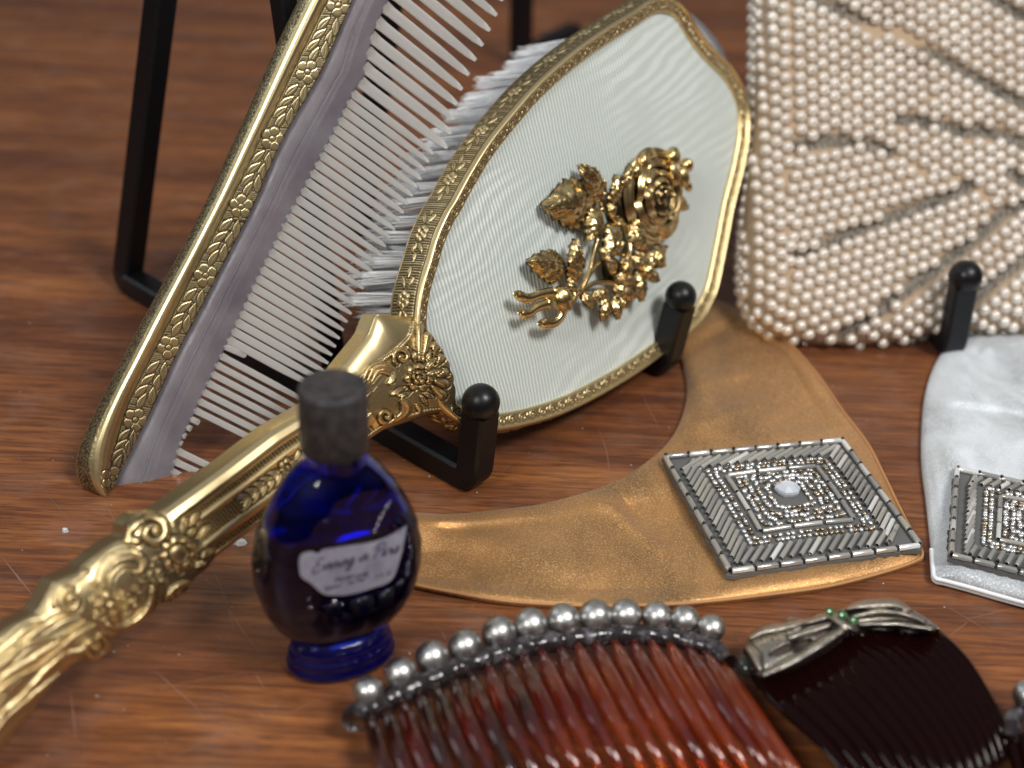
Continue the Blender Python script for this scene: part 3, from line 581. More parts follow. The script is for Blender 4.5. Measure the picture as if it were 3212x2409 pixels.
n.inp('Roughness', n.ramp(n.noise(1.6, 5, .6), [(.3, .28), (.7, .55)])); n.inp('Base Color', n.ramp(n.noise(1.1, 6, .6), [(.3, (.30, .27, .33)), (.7, (.50, .48, .53))])); n.bump(n.noise(14, 5), .3, .02)
TOOTH = M('clear_teeth', (.56, .55, .53), .3, Transmission_Weight=.45, IOR=1.45); n = N(TOOTH); n.bump(n.noise(16, 3, .5, (1, 1, 1)), .15, .02)
root = cr_spline([(1345, -280), (1275, -120), (1213, 10), (1173, 99), (1148, 199), (1138, 250), (1112, 285), (1040, 428), (861, 765), (712, 1078), (613, 1287), (560, 1411), (533, 1550), (540, 1640)], 200)
low = np.array([(346, 1562), (372, 1580), (425, 1622), (500, 1680), (540, 1690)], float)
inn_ = i_l[::-1][::20]
poly = np.vstack([inn_[0:1]+[-8, 6], low, root[::-1]]); 
# body plate as strip between inner edge and root line
L1 = resample(np.vstack([i_l[:600]-[6, 0], [(352, 1572)]]), 200); L2 = resample(np.vstack([root, [(470, 1662)]]), 200)
hp_ = [(.0, .10), (.30, .10), (.42, .13), (.5, .11), (.58, .14), (.66, .10), (.95, .08), (1., .06)]
G = np.stack([FC.px(*(L1*(1-t_)+L2*t_).T, np.full(200, h_)) for t_, h_ in hp_]+[FC.px(*(L1*(1-t_)+L2*t_).T, np.full(200, h_)) for t_, h_ in ((1., -.06), (0., -.06))], 1)
mb = MB(); mb.sheet(G, wrap_v=True); mb.obj('comb_body', ACR, comb)
mb = MB(); mb.tube(FC.px(*(L1*.60+L2*.40).T, np.full(200, .125)), .022, 6); mb.tube(FC.px(*(L1*.47+L2*.53).T, np.full(200, .125)), .018, 6); mb.obj('groove_ridge', ACR, comb)
def tooth(rx, ry, L, ang, w, name='tooth', tipw=.6, stub=False):
    n_ = 12; t_ = np.linspace(0, 1, n_); px = rx+L*t_*math.cos(ang); py = ry+L*t_*math.sin(ang); wd = w*np.interp(t_, [0, .04, .6, .93, 1.], [1.3, 1.08, 1.03, tipw*1.15, tipw*.6])
    cx, cy = -math.sin(ang), math.cos(ang); th = .11*np.interp(t_, [0, .7, 1], [.9, .85, .3])
    row = [FC.px(px+cx*wd*o_/2, py+cy*wd*o_/2, th*h_) for o_, h_ in ((-1, 0), (-.86, .6), (-.62, .45), (0, 1.), (.62, .45), (.86, .6), (1, 0), (.7, -.7), (-.7, -.7))]
    G = np.stack(row, 1); mb = MB(); mb.sheet(G, wrap_v=True); mb.L.append(np.arange(9)[::-1]); mb.T.append(np.array([9])); mb.L.append(np.arange(9)+(n_-1)*9); mb.T.append(np.array([9]))
    return mb.obj(name, TOOTH, comb)
angf = lambda y: math.radians(np.interp(y, [-100, 0, 250, 765, 1078, 1290, 1550], [39.5, 39, 37, 32.4, 28.5, 26.5, 24.5]))
for k in range(11):
    y = -218.5+k*47.5; x = np.interp(y, root[:, 1], root[:, 0]); tooth(x-6, y, 345, angf(y), 34)
y = 290.
ys = []
while y < 1075: ys.append(y); y += 27.6
for y in ys: x = np.interp(y, root[:, 1], root[:, 0]); tooth(x-8, y, 322, angf(y), 25, tipw=.55)
for y in (1085,): x = np.interp(y, root[:, 1], root[:, 0]); tooth(x-8, y, 78, angf(y)-.08, 19, tipw=.9)
for k in range(7): y = 1113+k*28.5; x = np.interp(y, root[:, 1], root[:, 0]); tooth(x-8, y, 322, angf(y), 20)
for y, L_ in ((1312, 34), (1338, 20), (1364, 14), (1388, 12)): x = np.interp(y, root[:, 1], root[:, 0]); tooth(x-6, y, L_, angf(y), 19, 'broken_tooth', .9)
for k in range(6): y = 1412+k*33.; x = np.interp(y, root[:, 1], root[:, 0]); tooth(x-8, y, 318, angf(y), 21)

# ------------------------------------------------------------------ perfume bottle
bB = at_z(1070, 2062); az = math.radians(27); FBt = Frame(bB, (math.cos(az), math.sin(az), 0), (0, 0, 1))
bottle = thing('perfume_bottle', FBt, 'small cobalt blue glass perfume bottle with dark round cap and worn silver paper label', 'bottle')
GLASS = M('cobalt_glass', (.02, .06, .88), .03, Transmission_Weight=1., IOR=1.5)
lv = [(0, .74, .50), (.03, .82, .56), (.10, .86, .60), (.17, .85, .59), (.21, .77, .52), (.25, .83, .57), (.35, .82, .56), (.40, .72, .48), (.45, .79, .54), (.54, .76, .52), (.60, .66, .46), (.66, .68, .44), (.78, .84, .50), (1.0, 1.02, .58), (1.3, 1.17, .65),
      (1.7, 1.26, .70), (2.1, 1.27, .71), (2.5, 1.20, .70), (2.85, 1.06, .66), (3.15, .90, .60), (3.4, .73, .54), (3.58, .58, .49), (3.7, .48, .45), (3.78, .44, .44), (4.1, .42, .42)]
lva = np.array(lv); zz = np.interp(np.linspace(0, 1, 130), np.linspace(0, 1, 25), lva[:, 0])
def bott(z): return np.interp(z, lva[:, 0], lva[:, 1]), np.interp(z, lva[:, 0], lva[:, 2])
def smooth_prof(z, k): 
    return sum(np.interp(np.clip(z+d_, 0, 4.1), lva[:, 0], lva[:, k]) for d_ in (-.04, -.02, 0, .02, .04))/5
def shell(inset=0., z0=0., z1=4.1, nz=120, fl=1.):
    z = np.linspace(z0, z1, nz); a_ = smooth_prof(z, 1)-inset; b_ = smooth_prof(z, 2)-inset; th = np.linspace(0, 2*math.pi, 97)[:-1]
    ex = np.where(z > 3.6, 2., np.where(z < .6, 2.15, 2.7)); ex = np.convolve(np.r_[[ex[0]]*4, ex, [ex[-1]]*4], np.ones(9)/9, 'valid')[:, None]
    c = np.cos(th)[None]; s_ = np.sin(th)[None]
    x = np.sign(c)*abs(c)**(2/ex)*a_[:, None]; y_ = np.sign(s_)*abs(s_)**(2/ex)*b_[:, None]
    return np.stack([x, y_, np.broadcast_to(z[:, None], x.shape)], -1)
def capped(P, mb):
    n0 = mb.n; mb.sheet(P, wrap_v=True); m_ = P.shape[1]
    mb.L.append(np.arange(m_)+n0); mb.T.append(np.array([m_])); mb.L.append(np.arange(m_)[::-1]+n0+(P.shape[0]-1)*m_); mb.T.append(np.array([m_]))
def flip(P): return P[:, ::-1]
def capped2(P, mb):
    n0 = mb.n; mb.sheet(P, wrap_v=True); m_ = P.shape[1]
    mb.L.append(np.arange(m_)+n0); mb.T.append(np.array([m_])); mb.L.append(np.arange(m_)[::-1]+n0+(P.shape[0]-1)*m_); mb.T.append(np.array([m_]))
mb = MB(); capped(flip(shell(z1=.618, nz=40)), mb); mb.obj('foot', M('cobalt_foot_glass', (.035, .03, .72), .05, Transmission_Weight=.95, IOR=1.5), bottle)
mb = MB(); capped(flip(shell(z0=.622)), mb)
Pi = shell(.10, .85, 3.95, 90); capped2(Pi, mb); mb.obj('glass_body', GLASS, bottle)
LIQ = M('dark_perfume', (.002, .002, .010), .08); mb = MB(); capped(flip(shell(.085, .83, 2.75, 70)), mb); mb.obj('perfume', LIQ, bottle)
CAP = M('worn_black_cap', (.035, .034, .036), .5, Specular_IOR_Level=.3); n = N(CAP); n.inp('Base Color', n.ramp(n.noise(6, 6, .65), [(.35, (.016, .017, .020)), (.75, (.065, .055, .052))])); n.bump(n.noise(14, 4), .3, .02)
mb = MB(); cz = [(.0, .40), (.0, .47), (.03, .49), (.94, .485), (1.0, .465), (1.02, .42), (1.02, .001)]; th = np.linspace(0, 2*math.pi, 65)[:-1]
G = np.stack([np.stack([r_*np.cos(th)*(1+.008*np.sin(th*32)*(r_ > .45)), r_*np.sin(th), np.full(64, 3.93+z_)], -1) for z_, r_ in cz], 0); mb.sheet(G, wrap_v=True); mb.obj('cap', CAP, bottle)
# air bubbles strung up the inside and the label
def front_y(x, z):
    a_ = smooth_prof(z, 1); b_ = smooth_prof(z, 2); return -b_*(1-np.clip(abs(x/a_), 0, .995)**2.7)**(1/2.7)
FBf = Frame(bB-FBt.Y*.66, FBt.X, -FBt.Y)   # front plane facing the camera; its Y axis is up or down
def on_front(px, py, lift):
    d = rays(px, py); C0 = FBt.loc(CAM); D = np.stack([d @ FBt.X, d @ FBt.Y, d @ FBt.Z], -1); y_ = np.full(D.shape[:-1], -.66)
    for _ in range(12):
        t_ = (y_-C0[1])/D[..., 1]; P = C0+D*t_[..., None]; y_ = front_y(P[..., 0], P[..., 2])-lift
    t_ = (y_-C0[1])/D[..., 1]; return C0+D*t_[..., None]
LAB = M('silver_paper', (.50, .49, .55), .5, Metallic=.0); LAB.node_tree.nodes['Principled BSDF'].inputs['Metallic'].default_value = .25
n = N(LAB); n.inp('Base Color', n.ramp(n.noise(3.5, 5, .6), [(.35, (.22, .22, .29)), (.68, (.35, .35, .42))]))
INK = M('label_ink', (.05, .045, .09), .5)
top_l = cr_spline([(938, 1760), (946, 1738), (975, 1730), (1000, 1737), (1010, 1725), (1060, 1716), (1165, 1700), (1225, 1678), (1277, 1647)], 40)
bot_l = cr_spline([(938, 1775), (944, 1808), (975, 1830), (1012, 1862), (1050, 1868), (1100, 1864), (1165, 1846), (1230, 1817), (1262, 1730)], 40)
G = np.stack([on_front(*(top_l*(1-t_)+bot_l*t_).T, .012) for t_ in np.linspace(0, 1, 14)], 1); mb = MB(); mb.sheet(G); label = mb.obj('label', LAB, bottle)
GL = {'E': (1.45, [[(1.15, 1.9), (.8, 2.3), (.3, 2.1), (.3, 1.5), (.85, 1.25)], [(.8, 1.27), (.1, .95), (.0, .2), (.5, -.05), (1.35, .4)]]), 'v': (.9, [[(0, .7), (.15, 1), (.35, .05), (.7, 1), (.9, .9)]]),
      'e': (.75, [[(0, .4), (.45, .65), (.35, 1), (.1, .8), (.1, .2), (.4, 0), (.75, .3)]]), 'n': (.95, [[(.05, .9), (.12, 1), (.12, 0)], [(.12, .5), (.4, 1), (.6, .85), (.62, .1), (.95, .2)]]),
      'i': (.45, [[(.1, .95), (.12, .1), (.45, .25)], [(.16, 1.4), (.2, 1.5)]]), 'g': (.85, [[(.6, .85), (.3, 1), (.08, .5), (.3, .05), (.6, .5), (.62, .9), (.55, -.6), (.2, -1), (0, -.6), (.85, .2)]]),
      'P': (1.3, [[(.5, 2.0), (.25, 0)], [(-.3, 1.4), (.3, 2.3), (1.15, 2.2), (1.2, 1.4), (.4, 1.05)]]), 'a': (.85, [[(.55, .85), (.3, 1), (.05, .5), (.25, .02), (.55, .5), (.58, .95), (.6, .1), (.85, .2)]]),
      'r': (.65, [[(.05, .8), (.15, 1.1), (.2, .85), (.5, .9), (.45, .1), (.65, .2)]]), 's': (.6, [[(0, .2), (.35, 1.1), (.45, .4), (.3, 0), (0, .1)]]), ' ': (.7, [])}
def write(strokes_at, thick):
    for st_ in strokes_at:
        Q = cr_spline(st_, max(10, len(st_)*6)) if len(st_) > 2 else resample(np.array(st_, float), 5)
        T = np.gradient(Q, axis=0); T /= np.linalg.norm(T, axis=1)[:, None]+1e-9; Nn = np.c_[-T[:, 1], T[:, 0]]
        G = np.stack([on_front(*(Q+Nn*thick/2*s_).T, .017) for s_ in (-1, 0, 1)], 1); mb.sheet(G)
mb = MB(); x = 0.; tot = sum(GL[c_][0] for c_ in 'Evening in Paris'); p0 = np.array([978., 1800.]); p1 = np.array([1248., 1733.]); dx = (p1-p0)/tot; upv = np.array([2.5, -19.])
for c_ in 'Evening in Paris':
    adv, sts = GL[c_]; write([[tuple(p0+dx*(x+gx+.22*gy)+upv*gy) for gx, gy in s_] for s_ in sts], 4.8); x += adv
BK = {'P': [[(0, 0), (0, 1), (.6, 1), (.6, .5), (0, .5)]], 'E': [[(.6, 0), (0, 0), (0, 1), (.6, 1)], [(0, .5), (.5, .5)]], 'R': [[(0, 0), (0, 1), (.6, 1), (.6, .5), (0, .5)], [(.2, .5), (.65, 0)]], 'F': [[(0, 0), (0, 1), (.6, 1)], [(0, .5), (.5, .5)]],
      'U': [[(0, 1), (0, 0), (.6, 0), (.6, 1)]], 'M': [[(0, 0), (0, 1), (.4, .4), (.8, 1), (.8, 0)]], 'B': [[(0, 0), (0, 1), (.5, 1), (.5, .55), (0, .5)], [(0, .5), (.6, .45), (.6, 0), (0, 0)]], 'O': [[(0, 0), (0, 1), (.65, 1), (.65, 0), (0, 0)]],
      'J': [[(0, .2), (.1, 0), (.5, 0), (.5, 1)]], 'I': [[(.2, 0), (.2, 1)]], 'S': [[(.6, 1), (0, 1), (0, .5), (.6, .5), (.6, 0), (0, 0)]], 'N': [[(0, 0), (0, 1), (.6, 0), (.6, 1)]], 'W': [[(0, 1), (.2, 0), (.4, .6), (.6, 0), (.8, 1)]],
      'Y': [[(0, 1), (.3, .5), (.6, 1)], [(.3, .5), (.3, 0)]], 'K': [[(0, 0), (0, 1)], [(.6, 1), (0, .5), (.6, 0)]], '.': [[(.2, 0), (.25, .12)]], '1': [[(.2, 0), (.2, 1)]], '5': [[(.6, 1), (0, 1), (0, .55), (.6, .5), (.6, 0), (0, 0)]],
      'L': [[(0, 1), (0, 0), (.6, 0)]], 'Z': [[(0, 1), (.6, 1), (0, 0), (.6, 0)]], '-': [[(.1, .5), (.4, .5)]], ' ': []}
def block(text, q0, q1, upv, thick):
    d_ = (q1-q0)/len(text)
    for i, c_ in enumerate(text):
        for s_ in BK[c_]:
            for a, b in zip(s_[:-1], s_[1:]): write([[tuple(q0+d_*(i+p[0])+upv*p[1]) for p in (a, b)]], thick)
block('PERFUME', np.array([1052., 1828.]), np.array([1162., 1805.]), np.array([1.5, -14.]), 3.2)
block('BOURJOIS - NEW YORK - .15 FL OZ', np.array([1020., 1852.]), np.array([1228., 1800.]), np.array([1., -8.]), 1.6)
tag(mb.obj('lettering', INK, label), kind='stuff')
BUB = M('bubble', (.5, .52, .6), .08, 1.)
for px_, py_, r_ in ((1222, 1575, .022), (1214, 1592, .03), (1202, 1612, .026), (1192, 1628, .034), (1184, 1648, .028), (1176, 1668, .03), (1050, 1888, .04), (975, 1905, .03), (968, 1880, .02), (1022, 1635, .018), (1075, 1895, .018)):
    P = on_front(np.array(px_), np.array(py_), .0); mb = MB(); mb.sphere(P, r_, 10, 7, (1, .5, 1)); mb.obj('glass_seed', BUB, bottle)

# ------------------------------------------------------------------ satin collars with beaded diamonds
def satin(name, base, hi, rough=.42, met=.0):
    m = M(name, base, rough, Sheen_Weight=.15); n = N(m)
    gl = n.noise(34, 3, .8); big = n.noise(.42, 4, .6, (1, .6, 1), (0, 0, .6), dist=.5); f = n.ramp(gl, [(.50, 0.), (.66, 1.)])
    c = n.mix(n.ramp(big, [(.40, 0.), (.60, .85)]), base, tuple(x*.42 for x in base)); c = n.mix(f, c, hi); n.inp('Base Color', c)  # broad dark drifts and pale flecks paint satin sheen and sparkle into the colour
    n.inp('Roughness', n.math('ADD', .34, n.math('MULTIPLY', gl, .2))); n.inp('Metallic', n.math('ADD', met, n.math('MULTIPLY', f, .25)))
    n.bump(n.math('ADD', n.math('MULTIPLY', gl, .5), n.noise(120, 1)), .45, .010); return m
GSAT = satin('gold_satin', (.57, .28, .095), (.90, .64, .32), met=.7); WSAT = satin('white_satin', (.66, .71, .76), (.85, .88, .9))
def collar_sheet(frame, outer, inner, n_, m_, zt, wr, seed, mat, parent, pipemat, piping=True):
    O_ = resample(np.array(outer, float), n_); I_ = resample(np.array(inner, float), n_)
    return O_, I_
BUG = M('silver_lined_glass', (.62, .61, .58), .12, .35, Transmission_Weight=.15, IOR=1.6); n = N(BUG)
oi = n.new('ObjectInfo'); n.inp('Base Color', n.ramp(oi.outputs['Random'], [(0., (.32, .31, .30)), (1., (.92, .93, .93)), (.35, (.36, .36, .35)), (.75, (.48, .46, .41))]))
SEED = M('silver_seed', (.75, .74, .72), .13, .75); n = N(SEED); oi = n.new('ObjectInfo'); n.inp('Base Color', n.ramp(oi.outputs['Random'], [(0., (.16, .14, .12)), (1., (.95, .96, .97)), (.25, (.42, .33, .22)), (.45, (.62, .62, .62))]))
TULLE = M('grey_tulle', (.10, .10, .098), .8); DARKB = M('black_bead', (.01, .01, .012), .15)
mb = MB(); mb.tube([(-.5, 0, 0), (-.49, 0, 0), (.49, 0, 0), (.5, 0, 0)], [.6, 1., 1., .6], 8, up=(0, 0, 1)); BUGM = mb.mesh('bugle_bead', BUG)
mb = MB(); mb.sphere((0, 0, 0), 1., 8, 6, (1, 1, .85)); SEEDM = mb.mesh('seed_bead', SEED)
mb = MB(); mb.sphere((0, 0, 0), 1., 8, 6); DARKM = mb.mesh('dark_bead', DARKB)
def diamond(frame, corners, z, parent, zoff=.0, lim=3300, flipx=False):
    Cn = [frame.px(np.array([c_[0]]), np.array([c_[1]]), np.array([z]))[0] for c_ in corners]     # left, top, right, bottom order: (0,0)->(1,0)->(1,1)->(0,1)
    Cn = np.array(Cn)
    def P(u, v, h=0.): u = np.asarray(u, float); v = np.asarray(v, float); q = (Cn[0]*((1-u)*(1-v))[..., None]+Cn[1]*(u*(1-v))[..., None]+Cn[2]*(u*v)[..., None]+Cn[3]*((1-u)*v)[..., None]); q = q+np.array([0, 0, 1.])*(h+.14*np.sin(math.pi*np.clip(u, 0, 1))*np.sin(math.pi*np.clip(v, 0, 1)))[..., None]; return q
    uu, vv = np.meshgrid(np.linspace(-.015, 1.015, 40), np.linspace(-.015, 1.015, 40), indexing='ij'); jit = .005*rng.standard_normal(uu.shape)*((uu < 0) | (uu > 1) | (vv < 0) | (vv > 1))
    top_ = P(uu+jit, vv+jit, np.zeros_like(uu)); mb = MB(); mb.sheet(top_); bot_ = top_.copy(); bot_[..., 2] -= .08; mb.sheet(bot_[::-1])
    for sl in ((slice(None), 0), (slice(None), -1), (0, slice(None)), (-1, slice(None))): mb.sheet(np.stack([top_[sl], bot_[sl]], 1))
    back = mb.obj('bead_patch', TULLE, parent)
    def vis(p):
        w = frame.O+frame.X*p[0]+frame.Y*p[1]+frame.Z*p[2]; d = w-CAM; return 1606+FPX*np.dot(d, _r)/np.dot(d, _f) < lim
    def bugle(a, b, r, gap=.06, name='bugle_bead', mesh=BUGM):
        a = P(*a, np.array(r)); b = P(*b, np.array(r)); d = b-a; L = np.linalg.norm(d)*(1-gap); c_ = (a+b)/2
        if not vis(c_): return
        o = link(name, mesh, back); X_ = Vector(d).normalized(); Z_ = Vector((0, 0, 1)); Y_ = Z_.cross(X_).normalized(); Z_ = X_.cross(Y_)
        Mx = Matrix((X_*L, Y_*r, Z_*r)).transposed().to_4x4(); Mx.translation = Vector(c_); o.matrix_local = Mx
    def seed(u, v, r, mesh=SEEDM, h=None, name='seed_bead'):
        c_ = P(u, v, np.array(r*.8 if h is None else h))
        if not vis(c_): return
        o = link(name, mesh, back, c_); q = r*random.uniform(.85, 1.1); o.scale = (q*random.uniform(.85, 1.15), q*random.uniform(.85, 1.15), q); o.rotation_euler = (random.uniform(-.6, .6), random.uniform(-.6, .6), random.random()*3)
    E = [((0, 0), (1, 0)), ((1, 0), (1, 1)), ((1, 1), (0, 1)), ((0, 1), (0, 0))]
    for a, b in E:      # rim of long bugles
        for k in range(8):
            t0_, t1_ = k/8+.004, (k+1)/8-.004; bugle((lerp(a[0], b[0], t0_), lerp(a[1], b[1], t0_)), (lerp(a[0], b[0], t1_), lerp(a[1], b[1], t1_)), .055)
            seed(lerp(a[0], b[0], t0_), lerp(a[1], b[1], t0_), .035, DARKM, .10)
    ins = lambda u, v, k: (.5+(u-.5)*k, .5+(v-.5)*k)
    # slanting bugles, all lying the same way in the picture
    pxc = np.array(corners, float); Mx2 = np.linalg.inv(np.stack([pxc[1]-pxc[0], pxc[3]-pxc[0]], 1))
    for ei, (a, b) in enumerate(E):
        dv = Mx2 @ np.array([(100., -72.), (75., -125.), (95., -125.), (62., -120.)][ei]); cnt = 16; comp = dv[1] if ei in (0, 2) else dv[0]
        dv = dv*(.098/abs(comp)); dv = dv*min(1, .17/np.linalg.norm(dv))
        for j in range(cnt):
            t_ = (j+.5)/cnt; m = ins(lerp(a[0], b[0], t_), lerp(a[1], b[1], t_), .815)
            bugle((m[0]-dv[0]/2, m[1]-dv[1]/2), (m[0]+dv[0]/2, m[1]+dv[1]/2), .047, .04)
            if j % 3 == 0: seed(m[0]-dv[0]*.56, m[1]-dv[1]*.56, .028, DARKM, .09)
    for k_ in (.655, .59):
        for a, b in E:
            cnt = int(22*k_/.65)
            for j in range(cnt): t_ = (j+.5)/cnt+random.uniform(-.016, .016); seed(*ins(lerp(a[0], b[0], t_), lerp(a[1], b[1], t_), k_), .046)
    for a, b in E:
        for j in range(3): bugle(ins(lerp(a[0], b[0], j/3+.01), lerp(a[1], b[1], j/3+.01), .50), ins(lerp(a[0], b[0], (j+1)/3-.01), lerp(a[1], b[1], (j+1)/3-.01), .50), .045)
    for k_ in (.42, .35, .28, .20):
        for a, b in E:
            cnt = max(3, int(17*k_/.42))
            for j in range(cnt): t_ = (j+.5)/cnt+random.uniform(-.03, .03); seed(*ins(lerp(a[0], b[0], t_), lerp(a[1], b[1], t_), k_+random.uniform(-.015, .015)), .047)
    # central faceted stone
    c_ = P(np.array(.5), np.array(.46), np.array(.07))
    if vis(c_):
        mb = MB(); th = np.linspace(0, 2*math.pi, 11)[:-1]; rr_ = np.array([1, .96, 1, .9, 1, .97, .92, 1, .94, 1]); G = np.stack([np.c_[np.cos(th)*rr_*r_*.24, np.sin(th)*rr_*r_*.22, np.full(10, z_)]+c_ for r_, z_ in ((.9, -.06), (1., 0), (.95, .05), (.55, .11), (.001, .12))], 0)
        mb.sheet(G, wrap_v=True); mb.obj('centre_stone', M('pale_crystal', (.62, .66, .75), .15, Transmission_Weight=.3), back, smooth=False)
    return back
def pillow_ribbon(frame, outer, inner, nu, nv, thick, seed, mat, parent, name='satin', edge=.10, wav=.17, folds=(), flat=(0, 0), soft=11):
    O_ = resample(np.array(outer, float), nu); I_ = resample(np.array(inner, float), nu); v = np.linspace(0, 1, nv)
    XY = O_[:, None]*(1-v)[None, :, None]+I_[:, None]*v[None, :, None]
    w = np.linspace(0, 1, nu)[:, None]; g0 = frame.px(XY[..., 0], XY[..., 1], np.full(XY.shape[:2], thick)); r = np.random.default_rng(seed); und = np.zeros(XY.shape[:2])
    for k in range(14):
        a = r.random()*6.28; f = r.uniform(.6, 3.0); und += np.sin(g0[..., 0]*f*math.cos(a)+g0[..., 1]*f*math.sin(a)+r.random()*6)/f**.9
    und = und/3*wav; ed = np.clip(np.minimum(v, 1-v)*nv/10., 0, 1)[None]; dome = np.minimum(1, (np.minimum(v, 1-v)*soft)[None])**.6
    for p, q, wd_, dp in folds:
        p = np.array(p, float); q = np.array(q, float); pq = q-p; tt = ((XY-p) @ pq)/(pq @ pq); dd = np.linalg.norm(XY-(p+pq*np.clip(tt, 0, 1)[..., None]), axis=-1); pd_ = ((XY-p)[..., 0]*pq[1]-(XY-p)[..., 1]*pq[0])/np.linalg.norm(pq)
        und = und+dp*np.exp(-(dd/wd_)**2)*(1+.5*np.tanh(pd_/wd_))
    if flat[0]: und = und*(1-.9*np.exp(-(((XY[..., 0]-flat[0])/430)**4+((XY[..., 1]-flat[1])/250)**4)))
    Z = edge+(thick-edge)*dome+und*ed; Z = Z+0*w
    P = frame.px(XY[..., 0], XY[..., 1], Z); mb = MB(); mb.sheet(P); lo = P.copy(); lo[..., 2] = .02
    for sl in ((slice(None), 0), (slice(None), -1), (0, slice(None)), (-1, slice(None))): mb.sheet(np.stack([P[sl], lo[sl]], 1))
    mb.sheet(lo[::-1]); return mb.obj(name, mat, parent), O_, I_
FG = table_frame(2100, 1700)
gcol = thing('satin_collar', FG, 'bronze gold satin collar lying flat on the table, beaded diamond patch at its corner', 'collar')
outer = cr_spline([(1180, 1790), (1280, 1828), (1450, 1863), (1600, 1886), (1750, 1896), (1900, 1900), (2050, 1897), (2200, 1888), (2400, 1866), (2600, 1838), (2780, 1792), (2875, 1758), (2893, 1738), (2880, 1705), (2830, 1610), (2772, 1490), (2720, 1390), (2640, 1285), (2560, 1170), (2455, 1058), (2335, 975), (2220, 930), (2140, 900)], 320)
inner = cr_spline([(1180, 1600), (1320, 1608), (1420, 1612), (1550, 1600), (1700, 1580), (1850, 1540), (1950, 1500), (2040, 1440), (2105, 1375), (2145, 1290), (2155, 1200), (2130, 1110), (2060, 1020), (1980, 960)], 320)
# pair both edges so that the outer corner meets the inner bend
ia = np.r_[np.linspace(0, 190, 190), np.linspace(190, 319, 130)]; 
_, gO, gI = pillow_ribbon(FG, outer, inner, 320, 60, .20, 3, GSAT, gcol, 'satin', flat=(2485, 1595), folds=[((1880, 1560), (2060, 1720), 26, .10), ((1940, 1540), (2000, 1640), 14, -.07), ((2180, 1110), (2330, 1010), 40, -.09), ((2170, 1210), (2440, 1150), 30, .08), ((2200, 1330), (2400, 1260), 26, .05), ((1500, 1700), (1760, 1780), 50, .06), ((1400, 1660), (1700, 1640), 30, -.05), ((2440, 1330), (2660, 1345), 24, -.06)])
EDG = M('gold_piping', (.42, .21, .08), .45); n = N(EDG); n.bump(n.math('SINE', n.math('MULTIPLY', n.noise(30, 1), 20)), .3, .01)
for z_, nm in ((.12, 0), (.045, 4)):
    Q = gO[:300]+np.array([0, nm]); mb = MB(); mb.tube(FG.px(Q[:, 0], Q[:, 1], np.full(len(Q), z_)), .032, 8); mb.obj('piping', EDG, gcol)
diamond(FG, [(2085, 1440), (2640, 1388), (2885, 1718), (2290, 1800)], .29, gcol)

FW = table_frame(3100, 1500)
wcol = thing('satin_collar', FW, 'white satin collar with a beaded diamond patch, reaching past the right of the beaded bag', 'collar')
wo = cr_spline([(3420, 1935), (3300, 1910), (3212, 1890), (3130, 1868), (3040, 1842), (2965, 1822), (2932, 1812), (2926, 1780), (2918, 1680), (2905, 1560), (2892, 1450), (2892, 1340), (2902, 1240), (2930, 1150), (2975, 1085), (3030, 1055), (3110, 1045), (3250, 1040), (3400, 1040)], 260)
wi = cr_spline([(3620, 1860), (3620, 1700), (3620, 1500), (3620, 1300), (3620, 1100)], 260)
_, wO, wI = pillow_ribbon(FW, wo, wi, 260, 90, .34, 8, WSAT, wcol, 'satin', edge=.10, wav=.13, soft=7, flat=(3300, 1680), folds=[((3000, 1280), (3230, 1310), 14, -.08), ((3060, 1120), (3250, 1250), 20, -.09), ((2980, 1420), (3230, 1380), 30, .07), ((2930, 1480), (2965, 1760), 14, .07), ((3100, 1090), (3260, 1160), 18, .06)])
WP = M('white_piping', (.74, .76, .78), .5)
for z_, dy in ((.14, 0), (.05, 9)):
    Q = wO[:92]+np.array([0, dy]); mb = MB(); mb.tube(FW.px(Q[:, 0], Q[:, 1], np.full(len(Q), z_)), .042, 8); mb.obj('piping', WP, wcol)
diamond(FW, [(3000, 1478), (3560, 1600), (3560, 1890), (2982, 1748)], .45, wcol, lim=3260)

# ------------------------------------------------------------------ beaded bag on its stand
pC = at_z(2978, 1118)
bp0 = at_z(2640, 1090); FP = Frame(bp0+np.array([0, .2, 0.05]), (1, .10, 0), unit(np.array([.08, -.80, .55])))
bag = thing('beaded_bag', FP, 'ivory pearl beaded evening bag standing on a black easel behind the white collar', 'bag')
LIN = M('bag_lining', (.40, .34, .27), .8); n = N(LIN); at_ = n.new('Attribute', attribute_name='patina'); n.inp('Base Color', n.mix(at_.outputs['Fac'], (.38, .275, .18), n.ramp(n.noise(14, 4, .6, (1, .4, 1)), [(.35, (.05, .043, .035)), (.65, (.24, .21, .17))])))
outl = cr_spline([(2372, -160), (2372, 0), (2370, 219), (2362, 400), (2345, 560), (2330, 712), (2330, 880), (2345, 960), (2390, 1030), (2470, 1068), (2560, 1083), (2680, 1085), (2800, 1076), (2890, 1055), (2985, 1040), (3090, 1040), (3300, 1036), (3600, 1020), (3600, 400), (3600, -160), (3300, -162), (3000, -162), (2700, -162)], 300)
oL = FP.px(outl[:, 0], outl[:, 1], 0.)[:, :2]
def edge_dist(q):
    a = oL; b = np.roll(oL, -1, 0); ab = b-a; t_ = np.clip(((q[:, None]-a)*ab).sum(-1)/((ab**2).sum(-1)+1e-12), 0, 1); return np.linalg.norm(q[:, None]-(a+ab*t_[..., None]), axis=-1).min(1)
def inside(q):
    x, y = q[:, 0][:, None], q[:, 1][:, None]; a = oL; b = np.roll(oL, -1, 0); c_ = ((a[:, 1] > y) != (b[:, 1] > y)) & (x < (b[:, 0]-a[:, 0])*(y-a[:, 1])/(b[:, 1]-a[:, 1]+1e-12)+a[:, 0]); return c_.sum(1) % 2 == 1
